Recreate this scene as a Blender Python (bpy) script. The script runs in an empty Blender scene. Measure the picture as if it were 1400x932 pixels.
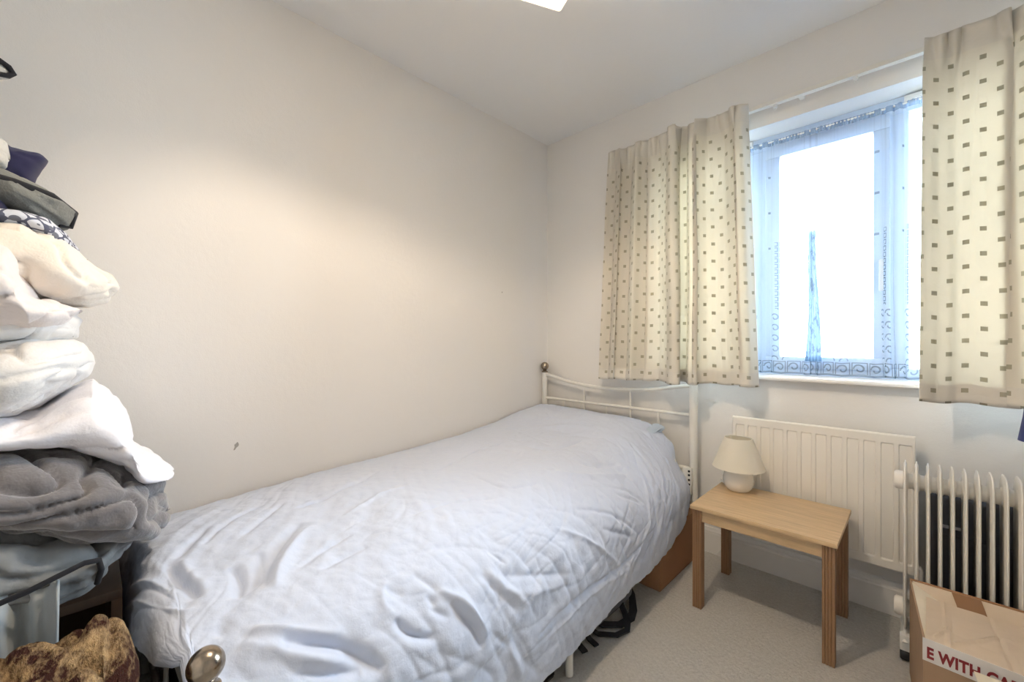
import bpy, bmesh, math, random, json
import numpy as np
from mathutils import Vector, Matrix
random.seed(7)
SC = bpy.context.scene
COL = SC.collection
PI = math.pi
H = 2.4

# ------------------------------------------------------------------ object helpers
def link(o, parent=None):
    COL.objects.link(o)
    if parent is not None:
        o.parent = parent
    return o
def tag(o, label=None, cat=None, group=None, kind=None):
    if label: o['label'] = label
    if cat: o['category'] = cat
    if group: o['group'] = group
    if kind: o['kind'] = kind
    return o
def empty(name, loc=(0, 0, 0), rz=0, parent=None):
    o = bpy.data.objects.new(name, None); o.location = loc; o.rotation_euler = (0, 0, rz)
    o.empty_display_size = .05
    return link(o, parent)
def rel(parent, p):
    return (p[0] - parent.location.x, p[1] - parent.location.y, p[2] - parent.location.z)

class MB:
    """collects shapes, builds ONE mesh object"""
    def __init__(s): s.v = []; s.f = []; s.uv = None
    def add(s, v, f):
        n = len(s.v); s.v += [tuple(p) for p in v]; s.f += [tuple(i + n for i in q) for q in f]; return s
    def box(s, x0, x1, y0, y1, z0, z1, bev=0.0, seg=2, M=None):
        bm = bmesh.new(); bmesh.ops.create_cube(bm, size=1)
        bmesh.ops.scale(bm, vec=(x1 - x0, y1 - y0, z1 - z0), verts=bm.verts)
        bmesh.ops.translate(bm, vec=((x0 + x1) / 2, (y0 + y1) / 2, (z0 + z1) / 2), verts=bm.verts)
        if bev > 0:
            bmesh.ops.bevel(bm, geom=bm.edges[:], offset=bev, segments=seg, affect='EDGES', profile=.6)
        if M is not None: bmesh.ops.transform(bm, matrix=M, verts=bm.verts)
        bm.verts.index_update()
        s.add([v.co[:] for v in bm.verts], [[v.index for v in f.verts] for f in bm.faces]); bm.free(); return s
    def tube(s, pts, r, seg=12, closed=False, cap=True):
        P = [Vector(p) for p in pts]; n = len(P); rs = r if isinstance(r, (list, tuple)) else [r] * n
        T = []
        for i in range(n):
            if closed: d = P[(i + 1) % n] - P[i - 1]
            else: d = P[min(i + 1, n - 1)] - P[max(i - 1, 0)]
            T.append(d.normalized())
        a = Vector((0, 0, 1)) if abs(T[0].z) < .9 else Vector((1, 0, 0))
        N = (a - T[0] * a.dot(T[0])).normalized(); V = []
        for i in range(n):
            N = (N - T[i] * N.dot(T[i])).normalized(); B = T[i].cross(N)
            for k in range(seg):
                an = 2 * PI * k / seg
                V.append(P[i] + (N * math.cos(an) + B * math.sin(an)) * rs[i])
        F = []
        for i in range(n if closed else n - 1):
            j = (i + 1) % n
            for k in range(seg):
                l = (k + 1) % seg
                F.append((i * seg + k, i * seg + l, j * seg + l, j * seg + k))
        if cap and not closed:
            F.append(tuple(range(seg))[::-1]); F.append(tuple((n - 1) * seg + k for k in range(seg)))
        return s.add(V, F)
    def lathe(s, prof, c=(0, 0, 0), seg=40, axis='z', cap=True):
        V = []; F = []; n = len(prof)
        for r, h in prof:
            for k in range(seg):
                a = 2 * PI * k / seg; x, y = r * math.cos(a), r * math.sin(a)
                if axis == 'z': V.append((c[0] + x, c[1] + y, c[2] + h))
                elif axis == 'x': V.append((c[0] + h, c[1] + x, c[2] + y))
                else: V.append((c[0] + y, c[1] + h, c[2] + x))
        for i in range(n - 1):
            for k in range(seg):
                l = (k + 1) % seg
                F.append((i * seg + k, i * seg + l, (i + 1) * seg + l, (i + 1) * seg + k))
        if cap:
            if prof[0][0] > 1e-4: F.append(tuple(range(seg))[::-1])
            if prof[-1][0] > 1e-4: F.append(tuple((n - 1) * seg + k for k in range(seg)))
        return s.add(V, F)
    def prism(s, poly, axis, a, b):
        """poly: list of 2-D points in the plane across axis, extruded from a to b"""
        n = len(poly)
        def p3(q, h):
            return (h, q[0], q[1]) if axis == 'x' else ((q[0], h, q[1]) if axis == 'y' else (q[0], q[1], h))
        V = [p3(q, a) for q in poly] + [p3(q, b) for q in poly]
        F = [tuple(range(n)), tuple(range(n, 2 * n))[::-1]] + [(i, i + n, (i + 1) % n + n, (i + 1) % n) for i in range(n)]
        return s.add(V, F)
    def grid(s, G, closed_u=False, closed_v=False):
        nu, nv = G.shape[:2]; V = G.reshape(-1, 3).tolist(); F = []
        for i in range(nu if closed_u else nu - 1):
            for j in range(nv if closed_v else nv - 1):
                F.append((i * nv + j, ((i + 1) % nu) * nv + j, ((i + 1) % nu) * nv + (j + 1) % nv, i * nv + (j + 1) % nv))
        return s.add(V, F)
    def build(s, name, mat, parent=None, smooth=40, uv=None, off=None):
        me = bpy.data.meshes.new(name)
        V = s.v if off is None else [(p[0] - off[0], p[1] - off[1], p[2] - off[2]) for p in s.v]
        me.from_pydata(V, [], s.f)
        bm = bmesh.new(); bm.from_mesh(me); bmesh.ops.recalc_face_normals(bm, faces=bm.faces); bm.to_mesh(me); bm.free()
        if smooth:
            me.polygons.foreach_set('use_smooth', [True] * len(me.polygons))
            if smooth < 180: me.set_sharp_from_angle(angle=math.radians(smooth))
        if uv is not None:
            l = me.uv_layers.new(name='UVMap'); idx = np.zeros(len(me.loops), dtype=np.int64); me.loops.foreach_get('vertex_index', idx)
            l.data.foreach_set('uv', np.asarray(uv, dtype=np.float32)[idx].ravel())
        me.materials.append(mat); me.update()
        return link(bpy.data.objects.new(name, me), parent)

def local(root):
    """offset that turns world coordinates into root-local ones"""
    return tuple(root.location)

# ------------------------------------------------------------------ numpy gradient noise
_rng = np.random.RandomState(11)
_perm = np.tile(_rng.permutation(256), 3)
_g = _rng.randn(256, 3); _g /= np.linalg.norm(_g, axis=1)[:, None]
def noise(P):
    P = np.asarray(P, dtype=float); sh = P.shape[:-1]; P = P.reshape(-1, 3)
    I = np.floor(P).astype(int); Fr = P - I; I &= 255; w = Fr * Fr * Fr * (Fr * (Fr * 6 - 15) + 10); out = np.zeros(len(P))
    for a in (0, 1):
        for b in (0, 1):
            for c in (0, 1):
                h = _perm[_perm[_perm[I[:, 0] + a] + I[:, 1] + b] + I[:, 2] + c] & 255
                d = (_g[h] * (Fr - np.array([a, b, c]))).sum(1)
                out += d * (w[:, 0] if a else 1 - w[:, 0]) * (w[:, 1] if b else 1 - w[:, 1]) * (w[:, 2] if c else 1 - w[:, 2])
    return out.reshape(sh) * 1.5
def ridge(P, k=2):
    return (1 - np.clip(np.abs(noise(P)) * 2.2, 0, 1)) ** k
def normals_grid(G):
    du = np.gradient(G, axis=0); dv = np.gradient(G, axis=1); n = np.cross(du, dv)
    return n / np.maximum(np.linalg.norm(n, axis=-1, keepdims=True), 1e-9)

# ---- duvet base surface: s across the bed (wall -> side hem), t along it (head -> foot hem)
def _cr(P, u):
    """Catmull-Rom through control points P (n,k,...) at parameter u in [0,1] (array m) -> (m,k,...)"""
    n = len(P); x = np.clip(u, 0, 1) * (n - 1); i = np.minimum(x.astype(int), n - 2); f = (x - i)[:, None]
    p0 = P[np.maximum(i - 1, 0)]; p1 = P[i]; p2 = P[i + 1]; p3 = P[np.minimum(i + 2, n - 1)]
    return .5 * ((2 * p1) + (-p0 + p2) * f + (2 * p0 - 5 * p1 + 4 * p2 - p3) * f**2 + (-p0 + 3 * p1 - 3 * p2 + p3) * f**3)
def duvet_base(NS, NT):
    s = np.linspace(0, 1, NS); t = np.linspace(0, 1, NT)
    TF = .86                                     # where the foot drop starts
    yy = -.105 - (2.065 - .105) * np.clip(t / TF, 0, 1)
    ky = np.array([.105, .3, .5, .8, 1.2, 1.6, 2.065])
    f = lambda v: np.interp(-yy, ky, v)
    zw = f([.650, .628, .590, .553, .531, .515, .480])
    zc = np.interp(-yy, [.105, .28, .42, .53, .65, .85, 1.2, 1.6, 2.065], [.648, .668, .650, .608, .600, .606, .592, .575, .548])
    zs = f([.622, .620, .600, .588, .580, .566, .540])
    z9 = f([.545, .555, .560, .556, .552, .545, .528])
    z10 = f([.46, .475, .485, .488, .488, .49, .50])
    z11 = f([.35, .365, .385, .39, .39, .40, .43])
    z12 = f([.25, .24, .24, .24, .24, .26, .30])
    hm = f([.20, .195, .165, .145, .115, .10, .16])
    bx = f([.985, 1.035, 1.05, 1.055, 1.06, 1.055, 1.03])
    P = np.zeros((NS, NT, 3))
    for j in range(NT):
        b = bx[j]
        C = np.array([[.008, zw[j] - .03], [.035, zw[j]], [.2, zw[j] * .45 + zc[j] * .55 + .004], [.42, zc[j]], [.62, zc[j] - .004],
                      [.80, zs[j]], [.91, z9[j]], [b - .045, z10[j]], [b + .012, z11[j]], [b + .02, z12[j]], [b + .005, hm[j]]])
        # spread the parameter by chord length so that s is near arc length
        q = _cr(C, np.linspace(0, 1, 240)); L = np.r_[0, np.cumsum(np.hypot(*np.diff(q, axis=0).T))]; L /= L[-1]
        P[:, j, 0] = np.interp(s, L, q[:, 0]); P[:, j, 2] = np.interp(s, L, q[:, 1]); P[:, j, 1] = yy[j]
    r = .048
    for j in range(NT):
        if t[j] <= TF: continue
        a = (t[j] - TF) / (1 - TF)
        x = P[:, j, 0]; zt = P[:, j, 2].copy()
        hem = np.interp(x, [0, .15, .4, .6, .75, .95, 1.2], [.16, .175, .285, .41, .462, .515, .5])
        drop = np.clip(np.interp(x, [0, .9, 1.0], [1, 1, 0]) * (zt - hem), .02, 1)
        rr = np.minimum(r, drop)
        Ltot = rr * 1.5708 + (drop - rr)
        d = a * Ltot; th = np.clip(d / rr, 0, 1.5708); rest = np.clip(d - rr * 1.5708, 0, 9)
        P[:, j, 1] = -2.065 - rr * np.sin(th) - .02 * np.sin(np.clip(rest / .25, 0, 1) * 3.14)
        P[:, j, 2] = zt - rr * (1 - np.cos(th)) - rest
    return P

# ------------------------------------------------------------------ materials
class NT:
    def __init__(s, name):
        s.m = bpy.data.materials.new(name); s.m.use_nodes = True; s.t = s.m.node_tree; s.t.nodes.clear()
        s.out = s.n('ShaderNodeOutputMaterial')
    def n(s, typ, **kw):
        x = s.t.nodes.new(typ)
        for k, v in kw.items():
            if k.startswith('i_'): x.inputs[k[2:].replace('_', ' ')].default_value = v
            else: setattr(x, k, v)
        return x
    def l(s, a, b): s.t.links.new(a, b)
    def math(s, op, a, b=None, c=None):
        x = s.n('ShaderNodeMath', operation=op)
        for i, v in enumerate((a, b, c)):
            if v is None: continue
            if isinstance(v, (int, float)): x.inputs[i].default_value = v
            else: s.l(v, x.inputs[i])
        return x.outputs[0]
    def mixc(s, fac, a, b):
        x = s.n('ShaderNodeMix', data_type='RGBA')
        if isinstance(fac, (int, float)): x.inputs[0].default_value = fac
        else: s.l(fac, x.inputs[0])
        for i, v in ((6, a), (7, b)):
            if isinstance(v, tuple): x.inputs[i].default_value = (*v[:3], 1)
            else: s.l(v, x.inputs[i])
        return x.outputs[2]
    def noise(s, scale, detail=4, rough=.5, coord='Object', stretch=None):
        tc = s.n('ShaderNodeTexCoord'); x = s.n('ShaderNodeTexNoise', i_Scale=scale, i_Detail=detail, i_Roughness=rough)
        if stretch:
            mp = s.n('ShaderNodeMapping'); mp.inputs['Scale'].default_value = stretch
            s.l(tc.outputs[coord], mp.inputs['Vector']); s.l(mp.outputs[0], x.inputs['Vector'])
        else: s.l(tc.outputs[coord], x.inputs['Vector'])
        return x.outputs['Fac']
    def bump(s, h, strength, dist, normal=None):
        b = s.n('ShaderNodeBump', i_Strength=strength, i_Distance=dist); s.l(h, b.inputs['Height'])
        if normal is not None: s.l(normal, b.inputs['Normal'])
        return b.outputs[0]
    def principled(s, col, rough=.6, metal=0, normal=None, spec=.5, **kw):
        p = s.n('ShaderNodeBsdfPrincipled', i_Roughness=rough, i_Metallic=metal)
        p.inputs['Specular IOR Level'].default_value = spec
        if isinstance(col, tuple): p.inputs['Base Color'].default_value = (*col, 1)
        else: s.l(col, p.inputs['Base Color'])
        if normal is not None: s.l(normal, p.inputs['Normal'])
        for k, v in kw.items(): p.inputs[k].default_value = v
        return p
    def done(s, sh): s.l(sh, s.out.inputs['Surface']); return s.m

def simple(name, col, rough=.6, metal=0, var=.08, vscale=6, bscale=0, bstr=.2, bdist=.002, spec=.5, stretch=None, **kw):
    t = NT(name); nz = t.noise(vscale, 4, .55, stretch=stretch)
    c = t.mixc(nz, tuple(max(0, v * (1 - var)) for v in col), tuple(min(1, v * (1 + var)) for v in col))
    nm = t.bump(t.noise(bscale, 3, .6, stretch=stretch), bstr, bdist) if bscale else None
    return t.done(t.principled(c, rough, metal, nm, spec, **kw).outputs[0])

def cloth(name, col, weave=900, var=.05, fuzz=.3, crease=0.0, transl=0.0, cscale=9):
    t = NT(name); nz = t.noise(5, 4, .6)
    c = t.mixc(nz, tuple(v * (1 - var) for v in col), tuple(min(1, v * (1 + var)) for v in col))
    nm = t.bump(t.noise(weave, 2, .6), .25, .0006)
    if crease:
        a = t.noise(cscale, 5, .62); ab = t.math('ABSOLUTE', t.math('SUBTRACT', a, .5)); nm = t.bump(ab, crease, .03, nm)
    p = t.principled(c, .9, 0, nm, .15); p.inputs['Sheen Weight'].default_value = fuzz; p.inputs['Sheen Roughness'].default_value = .6
    if transl:
        tr = t.n('ShaderNodeBsdfTranslucent'); t.l(c, tr.inputs['Color']); mx = t.n('ShaderNodeMixShader'); mx.inputs[0].default_value = transl
        t.l(p.outputs[0], mx.inputs[1]); t.l(tr.outputs[0], mx.inputs[2]); return t.done(mx.outputs[0])
    return t.done(p.outputs[0])

def wall_mat(name, col, marks=False):
    t = NT(name); a = t.noise(230, 3, .6); b = t.noise(45, 3, .5)
    h = t.math('ADD', t.math('MULTIPLY', a, .6), b)
    nz = t.noise(1.3, 3, .5); c = t.mixc(nz, tuple(v * .975 for v in col), tuple(min(1, v * 1.02) for v in col))
    return t.done(t.principled(c, .88, 0, t.bump(h, .30, .0025), .25).outputs[0])

M = {}
M['wall'] = wall_mat('cream wall paint', (.79, .775, .755))
M['ceil'] = wall_mat('white ceiling paint', (.83, .83, .83))
M['gloss'] = simple('white gloss paint', (.80, .79, .77), .3, var=.02)
M['upvc_skytint'] = simple('window plastic with painted sky tint', (.60, .70, .84), .3, var=.01)  # white frame coloured blue, the skylight on it put into the paint
M['enamel'] = simple('cream white enamel', (.80, .775, .72), .32, var=.02)
M['bedwhite'] = simple('ivory bed enamel', (.78, .76, .71), .35, var=.03)
M['plastic'] = simple('white plastic', (.82, .82, .80), .35, var=.02)
M['black'] = simple('black plastic', (.015, .015, .017), .5, var=.1)
M['blackcloth'] = cloth('black webbing', (.018, .018, .022), 600, fuzz=.1)
M['duvet'] = cloth('pale blue cotton', (.575, .635, .77), 1500, .02, .2, .12, cscale=22)
M['pillowblue'] = cloth('blue grey cotton', (.45, .53, .63), 1200, .03)
M['mattress'] = cloth('white ticking', (.75, .74, .72), 500)
M['greyfleece'] = cloth('grey fleece', (.165, .155, .162), 160, .18, .6, .5)
M['greysheet'] = cloth('blue grey sheet', (.215, .225, .232), 900, .1, .2, .45, cscale=7)
M['silvercloth'] = cloth('silver grey cotton', (.40, .44, .46), 900, .1, .2, .3)
M['whitesheet'] = cloth('white cotton sheet', (.86, .85, .90), 900, .02, .2, .25)
M['whitepillow'] = cloth('white pillow cotton', (.80, .79, .78), 900, .03, .2, .25)
M['pinkpillow'] = cloth('blush white cotton', (.80, .74, .72), 900, .05, .2, .35)
M['creamduvet'] = cloth('cream cotton', (.84, .77, .68), 900, .05, .2, .35)
M['greygarment'] = cloth('grey green canvas', (.20, .205, .19), 500, .3, .1, .6, cscale=12)
M['palegrey'] = cloth('pale grey jersey', (.47, .47, .45), 500, .25, .1, .6, cscale=10)
M['navy'] = cloth('navy cloth', (.022, .022, .065), 500, .15, .15)
M['blue'] = cloth('blue jacket cloth', (.03, .045, .16), 500, .15, .15)
M['chrome'] = simple('antique brass', (.36, .30, .235), .2, 1.0, var=.6, vscale=70)
M['ceramic'] = simple('glazed cream ceramic', (.80, .78, .73), .18, var=.01, bscale=220, bstr=.1, bdist=.001)
M['brown'] = simple('dark brown wood', (.055, .030, .017), .45, var=.3, vscale=9, stretch=(1, 6, 1))
M['greyplastic'] = simple('grey plastic', (.33, .36, .37), .35, var=.05)
M['suitcase'] = cloth('dark navy nylon', (.15, .155, .18), 500, .2, .05)

def shade_mat():
    t = NT('cream lampshade fabric')
    p = t.principled((.93, .91, .84), .85, 0, t.bump(t.noise(500, 2), .2, .0005), .2)
    tr = t.n('ShaderNodeBsdfTranslucent'); tr.inputs[0].default_value = (.9, .85, .72, 1)
    mx = t.n('ShaderNodeMixShader'); mx.inputs[0].default_value = .45
    t.l(p.outputs[0], mx.inputs[1]); t.l(tr.outputs[0], mx.inputs[2]); return t.done(mx.outputs[0])
M['shade'] = shade_mat()

def oak(name, col, sc=(2, 26, 26)):
    t = NT(name); tc = t.n('ShaderNodeTexCoord'); mp = t.n('ShaderNodeMapping'); mp.inputs['Scale'].default_value = sc
    t.l(tc.outputs['Object'], mp.inputs['Vector'])
    n1 = t.n('ShaderNodeTexNoise', i_Scale=3.0, i_Detail=6, i_Roughness=.6, i_Distortion=.6); t.l(mp.outputs[0], n1.inputs['Vector'])
    n2 = t.n('ShaderNodeTexNoise', i_Scale=22.0, i_Detail=3, i_Roughness=.7); t.l(mp.outputs[0], n2.inputs['Vector'])
    f = t.math('ADD', t.math('MULTIPLY', n1.outputs['Fac'], .7), t.math('MULTIPLY', n2.outputs['Fac'], .3))
    cr = t.n('ShaderNodeValToRGB'); t.l(f, cr.inputs[0])
    e = cr.color_ramp.elements; e[0].position = .34; e[0].color = (*[c * .72 for c in col], 1); e[1].position = .64; e[1].color = (*col, 1)
    return t.done(t.principled(cr.outputs[0], .42, 0, t.bump(f, .12, .001), .4).outputs[0])
M['oak'] = oak('light oak', (.66, .47, .27))
M['oakleg_shaded'] = oak('oak leg with painted shade', (.32, .185, .10), (26, 26, 2))  # same oak as the top, darkened to paint shade onto the legs

def carpet():
    t = NT('beige carpet'); a = t.noise(95, 5, .8); b = t.noise(48, 4, .6); g = t.noise(1.6, 3, .5)
    c = t.mixc(a, (.30, .28, .25), (1.0, .99, .95)); c = t.mixc(t.math('MULTIPLY', b, .45), c, (.80, .77, .72))
    c = t.mixc(t.math('MULTIPLY', g, .3), c, (.74, .71, .66))
    h = t.math('ADD', a, t.math('MULTIPLY', b, .8))
    return t.done(t.principled(c, 1.0, 0, t.bump(h, 1.0, .010), .05).outputs[0])
M['carpet'] = carpet()

def card(name, col, flute=True):
    t = NT(name); nz = t.noise(7, 5, .6); c = t.mixc(nz, tuple(v * .86 for v in col), tuple(min(1, v * 1.1) for v in col))
    nm = t.bump(t.noise(240, 3, .6), .3, .001)
    if flute:
        tc = t.n('ShaderNodeTexCoord'); w = t.n('ShaderNodeTexWave', i_Scale=32.0, i_Distortion=.4, bands_direction='X'); t.l(tc.outputs['Object'], w.inputs['Vector'])
        nm = t.bump(w.outputs['Fac'], .15, .001, nm)
        cr = t.noise(5, 2, .4, stretch=(1, 2.2, 1)); cr = t.math('ABSOLUTE', t.math('SUBTRACT', cr, .5)); nm = t.bump(cr, .6, .02, nm)
    return t.done(t.principled(c, .85, 0, nm, .15).outputs[0])
M['card'] = card('brown cardboard', (.40, .27, .175))
M['cardlight'] = card('pale cardboard inside', (.62, .51, .39))
M['cardcream'] = card('cream cardboard', (.80, .72, .58)); M['carddark'] = card('dull brown cardboard', (.34, .185, .10), False)
M['browntape'] = simple('brown parcel tape', (.25, .13, .06), .3, var=.1)
M['whitetape'] = simple('white printed tape', (.72, .69, .66), .4, var=.05)
M['red'] = simple('dark red ink', (.24, .02, .025), .5, var=.1)

def curtain_mat():
    """cream cloth with rows of small olive squares; u,v of the UV map are metres of cloth"""
    t = NT('cream curtain with olive squares'); uv = t.n('ShaderNodeUVMap', uv_map='UVMap'); sp = t.n('ShaderNodeSeparateXYZ'); t.l(uv.outputs[0], sp.inputs[0])
    u, v = sp.outputs[0], sp.outputs[1]; DX, DY = .084, .084
    def sq(ou, ov, hw, hh):
        a = t.math('ABSOLUTE', t.math('SUBTRACT', t.math('FRACT', t.math('DIVIDE', t.math('ADD', u, ou), DX)), .5))
        b = t.math('ABSOLUTE', t.math('SUBTRACT', t.math('FRACT', t.math('DIVIDE', t.math('ADD', v, ov), DY)), .5))
        return t.math('MULTIPLY', t.math('LESS_THAN', a, hw / DX), t.math('LESS_THAN', b, hh / DY))
    m = t.math('MAXIMUM', sq(0, 0, .0085, .0075), sq(DX / 2, DY / 2, .0085, .0075))
    hd = t.math('LESS_THAN', v, 1.19)                # header band stays plain
    m = t.math('MULTIPLY', m, hd)
    hem = t.math('LESS_THAN', v, .062)               # double cloth of the hem
    top = t.math('GREATER_THAN', v, 1.21)
    dbl = t.math('MAXIMUM', hem, top)
    nz = t.noise(4, 3, .5); base = t.mixc(nz, (.68, .645, .575), (.75, .72, .65)); c = t.mixc(t.math('MULTIPLY', m, .78), base, (.27, .25, .17))
    w = t.noise(700, 2, .6); nm = t.bump(w, .25, .0006)
    cr = t.noise(7, 4, .6); cr = t.math('ABSOLUTE', t.math('SUBTRACT', cr, .5)); nm = t.bump(cr, .25, .02, nm)
    p = t.principled(c, .9, 0, nm, .1); tr = t.n('ShaderNodeBsdfTranslucent')
    tc_ = t.mixc(1.0, c, c); t.l(t.mixc(.5, c, (1.0, .90, .70)), tr.inputs['Color'])
    mx = t.n('ShaderNodeMixShader'); fac = t.math('SUBTRACT', .26, t.math('MULTIPLY', dbl, .21)); fac = t.math('SUBTRACT', fac, t.math('MULTIPLY', m, .10)); t.l(fac, mx.inputs[0])
    t.l(p.outputs[0], mx.inputs[1]); t.l(tr.outputs[0], mx.inputs[2]); return t.done(mx.outputs[0])
M['curtain'] = curtain_mat()

def net_mat():
    t = NT('sheer net lace with painted sky tint'); uv = t.n('ShaderNodeUVMap', uv_map='UVMap'); sp = t.n('ShaderNodeSeparateXYZ'); t.l(uv.outputs[0], sp.inputs[0])
    u, v = sp.outputs[0], sp.outputs[1]
    def cell(x, d, o=0.0): return t.math('SUBTRACT', t.math('FRACT', t.math('DIVIDE', t.math('ADD', x, o), d)), .5)
    # scroll rings and square outlines in the bottom band, ladders of small bars above it
    def ring(d, r, w, ou, ov):
        a = cell(u, d, ou); b = cell(v, d, ov)
        rr = t.math('SQRT', t.math('ADD', t.math('MULTIPLY', a, a), t.math('MULTIPLY', b, b)))
        an = t.math('ARCTAN2', b, a)
        rr = t.math('SUBTRACT', rr, t.math('MULTIPLY', an, .035))
        return t.math('LESS_THAN', t.math('ABSOLUTE', t.math('SUBTRACT', rr, r)), w)
    def sqr(d, h, w, ou, ov):
        a = t.math('ABSOLUTE', cell(u, d, ou)); b = t.math('ABSOLUTE', cell(v, d, ov)); q = t.math('MAXIMUM', a, b)
        return t.math('LESS_THAN', t.math('ABSOLUTE', t.math('SUBTRACT', q, h)), w)
    def band(lo, hi): return t.math('MULTIPLY', t.math('GREATER_THAN', v, lo), t.math('LESS_THAN', v, hi))
    def colm(d, w, o=0.0): return t.math('LESS_THAN', t.math('ABSOLUTE', cell(u, d, o)), w)
    P = t.math('MULTIPLY', t.math('MAXIMUM', sqr(.062, .42, .035, 0, .0), ring(.062, .22, .05, 0, 0)), band(.005, .065))
    P = t.math('MAXIMUM', P, t.math('MULTIPLY', t.math('MULTIPLY', ring(.05, .25, .06, .01, .01), colm(.185, .17)), band(.065, .30)))
    P = t.math('MAXIMUM', P, t.math('MULTIPLY', t.math('MULTIPLY', sqr(.026, .33, .09, 0, .0), colm(.185, .09)), band(.30, .62)))
    dots = t.math('MULTIPLY', t.math('LESS_THAN', t.math('ABSOLUTE', cell(v, .17)), .03), colm(.185, .05, .05))
    P = t.math('MAXIMUM', P, t.math('MULTIPLY', dots, band(.5, 1.05)))
    P = t.math('MAXIMUM', P, t.math('LESS_THAN', v, .008))
    hdr = t.math('GREATER_THAN', v, 1.085)
    wv = t.noise(1800, 1, .5, coord='UV')
    c = t.mixc(P, (.24, .38, .60), (.10, .15, .21)); c = t.mixc(t.math('MULTIPLY', hdr, .4), c, (.20, .28, .38))  # white net painted blue, the cool light of the sky put into its colour
    d = t.n('ShaderNodeBsdfDiffuse'); tr = t.n('ShaderNodeBsdfTranslucent'); t.l(c, d.inputs[0]); t.l(c, tr.inputs[0])
    m1 = t.n('ShaderNodeMixShader'); m1.inputs[0].default_value = .45; t.l(d.outputs[0], m1.inputs[1]); t.l(tr.outputs[0], m1.inputs[2])
    tp = t.n('ShaderNodeBsdfTransparent'); m2 = t.n('ShaderNodeMixShader')
    lw = t.n('ShaderNodeLayerWeight'); lw.inputs[0].default_value = .3
    fac = t.math('ADD', .12, t.math('MULTIPLY', P, .45)); fac = t.math('ADD', fac, t.math('MULTIPLY', lw.outputs['Facing'], .30)); fac = t.math('ADD', fac, t.math('MULTIPLY', hdr, .45))
    fac = t.math('MINIMUM', fac, .95)
    t.l(fac, m2.inputs[0]); t.l(tp.outputs[0], m2.inputs[1]); t.l(m1.outputs[0], m2.inputs[2]); return t.done(m2.outputs[0])
M['net'] = net_mat()

def glass_mat():
    t = NT('window pane glass'); tp = t.n('ShaderNodeBsdfTransparent'); tp.inputs[0].default_value = (.97, .985, .98, 1)
    g = t.n('ShaderNodeBsdfGlossy', i_Roughness=.02); fr = t.n('ShaderNodeFresnel', i_IOR=1.45); mx = t.n('ShaderNodeMixShader')
    t.l(fr.outputs[0], mx.inputs[0]); t.l(tp.outputs[0], mx.inputs[1]); t.l(g.outputs[0], mx.inputs[2]); return t.done(mx.outputs[0])
M['glass'] = glass_mat()

def glow_mat(name, col, e_):
    t = NT(name); e = t.n('ShaderNodeEmission'); e.inputs[0].default_value = (*col, 1); e.inputs[1].default_value = e_
    tr = t.n('ShaderNodeBsdfTranslucent'); tr.inputs[0].default_value = (.34, .30, .23, 1); df = t.n('ShaderNodeBsdfDiffuse'); df.inputs[0].default_value = (.85, .80, .68, 1)
    a = t.n('ShaderNodeMixShader'); a.inputs[0].default_value = .5; t.l(tr.outputs[0], a.inputs[1]); t.l(df.outputs[0], a.inputs[2])
    b = t.n('ShaderNodeAddShader'); t.l(a.outputs[0], b.inputs[0]); t.l(e.outputs[0], b.inputs[1]); return t.done(b.outputs[0])
M['glow'] = glow_mat('lit fabric lamp shade', (1, .80, .52), .25)
def bulb_mat():
    t = NT('lit bulb glass'); e = t.n('ShaderNodeEmission'); e.inputs[0].default_value = (1, .82, .60, 1); e.inputs[1].default_value = 6
    tp = t.n('ShaderNodeBsdfTransparent'); b = t.n('ShaderNodeAddShader'); t.l(tp.outputs[0], b.inputs[0]); t.l(e.outputs[0], b.inputs[1]); return t.done(b.outputs[0])
M['bulb'] = bulb_mat()

def fur_mat():
    t = NT('tan and brown fleece'); a = t.noise(9, 5, .65, stretch=(1, 2.2, 2.2)); b = t.noise(120, 3, .7, stretch=(.4, 1, 1))
    cr = t.n('ShaderNodeValToRGB'); t.l(t.math('ADD', t.math('MULTIPLY', a, .8), t.math('MULTIPLY', b, .2)), cr.inputs[0]); e = cr.color_ramp.elements
    e[0].position = .45; e[0].color = (.045, .018, .014, 1); e[1].position = .60; e[1].color = (.46, .32, .17, 1)
    h = t.math('ADD', a, b)
    return t.done(t.principled(cr.outputs[0], .95, 0, t.bump(h, .9, .015), .1).outputs[0])
M['fur'] = fur_mat()
def print_mat():
    t = NT('grey and white printed cotton'); tc = t.n('ShaderNodeTexCoord'); v = t.n('ShaderNodeTexVoronoi', i_Scale=48.0, feature='DISTANCE_TO_EDGE'); t.l(tc.outputs['Object'], v.inputs['Vector'])
    v2 = t.n('ShaderNodeTexVoronoi', i_Scale=30.0); t.l(tc.outputs['Object'], v2.inputs['Vector'])
    c = t.mixc(t.math('LESS_THAN', v.outputs['Distance'], .10), (.60, .63, .70), (.10, .11, .16)); c = t.mixc(t.math('LESS_THAN', v2.outputs['Distance'], .28), c, (.16, .17, .21))
    return t.done(t.principled(c, .9, 0, None, .1).outputs[0])
M['print'] = print_mat()

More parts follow.
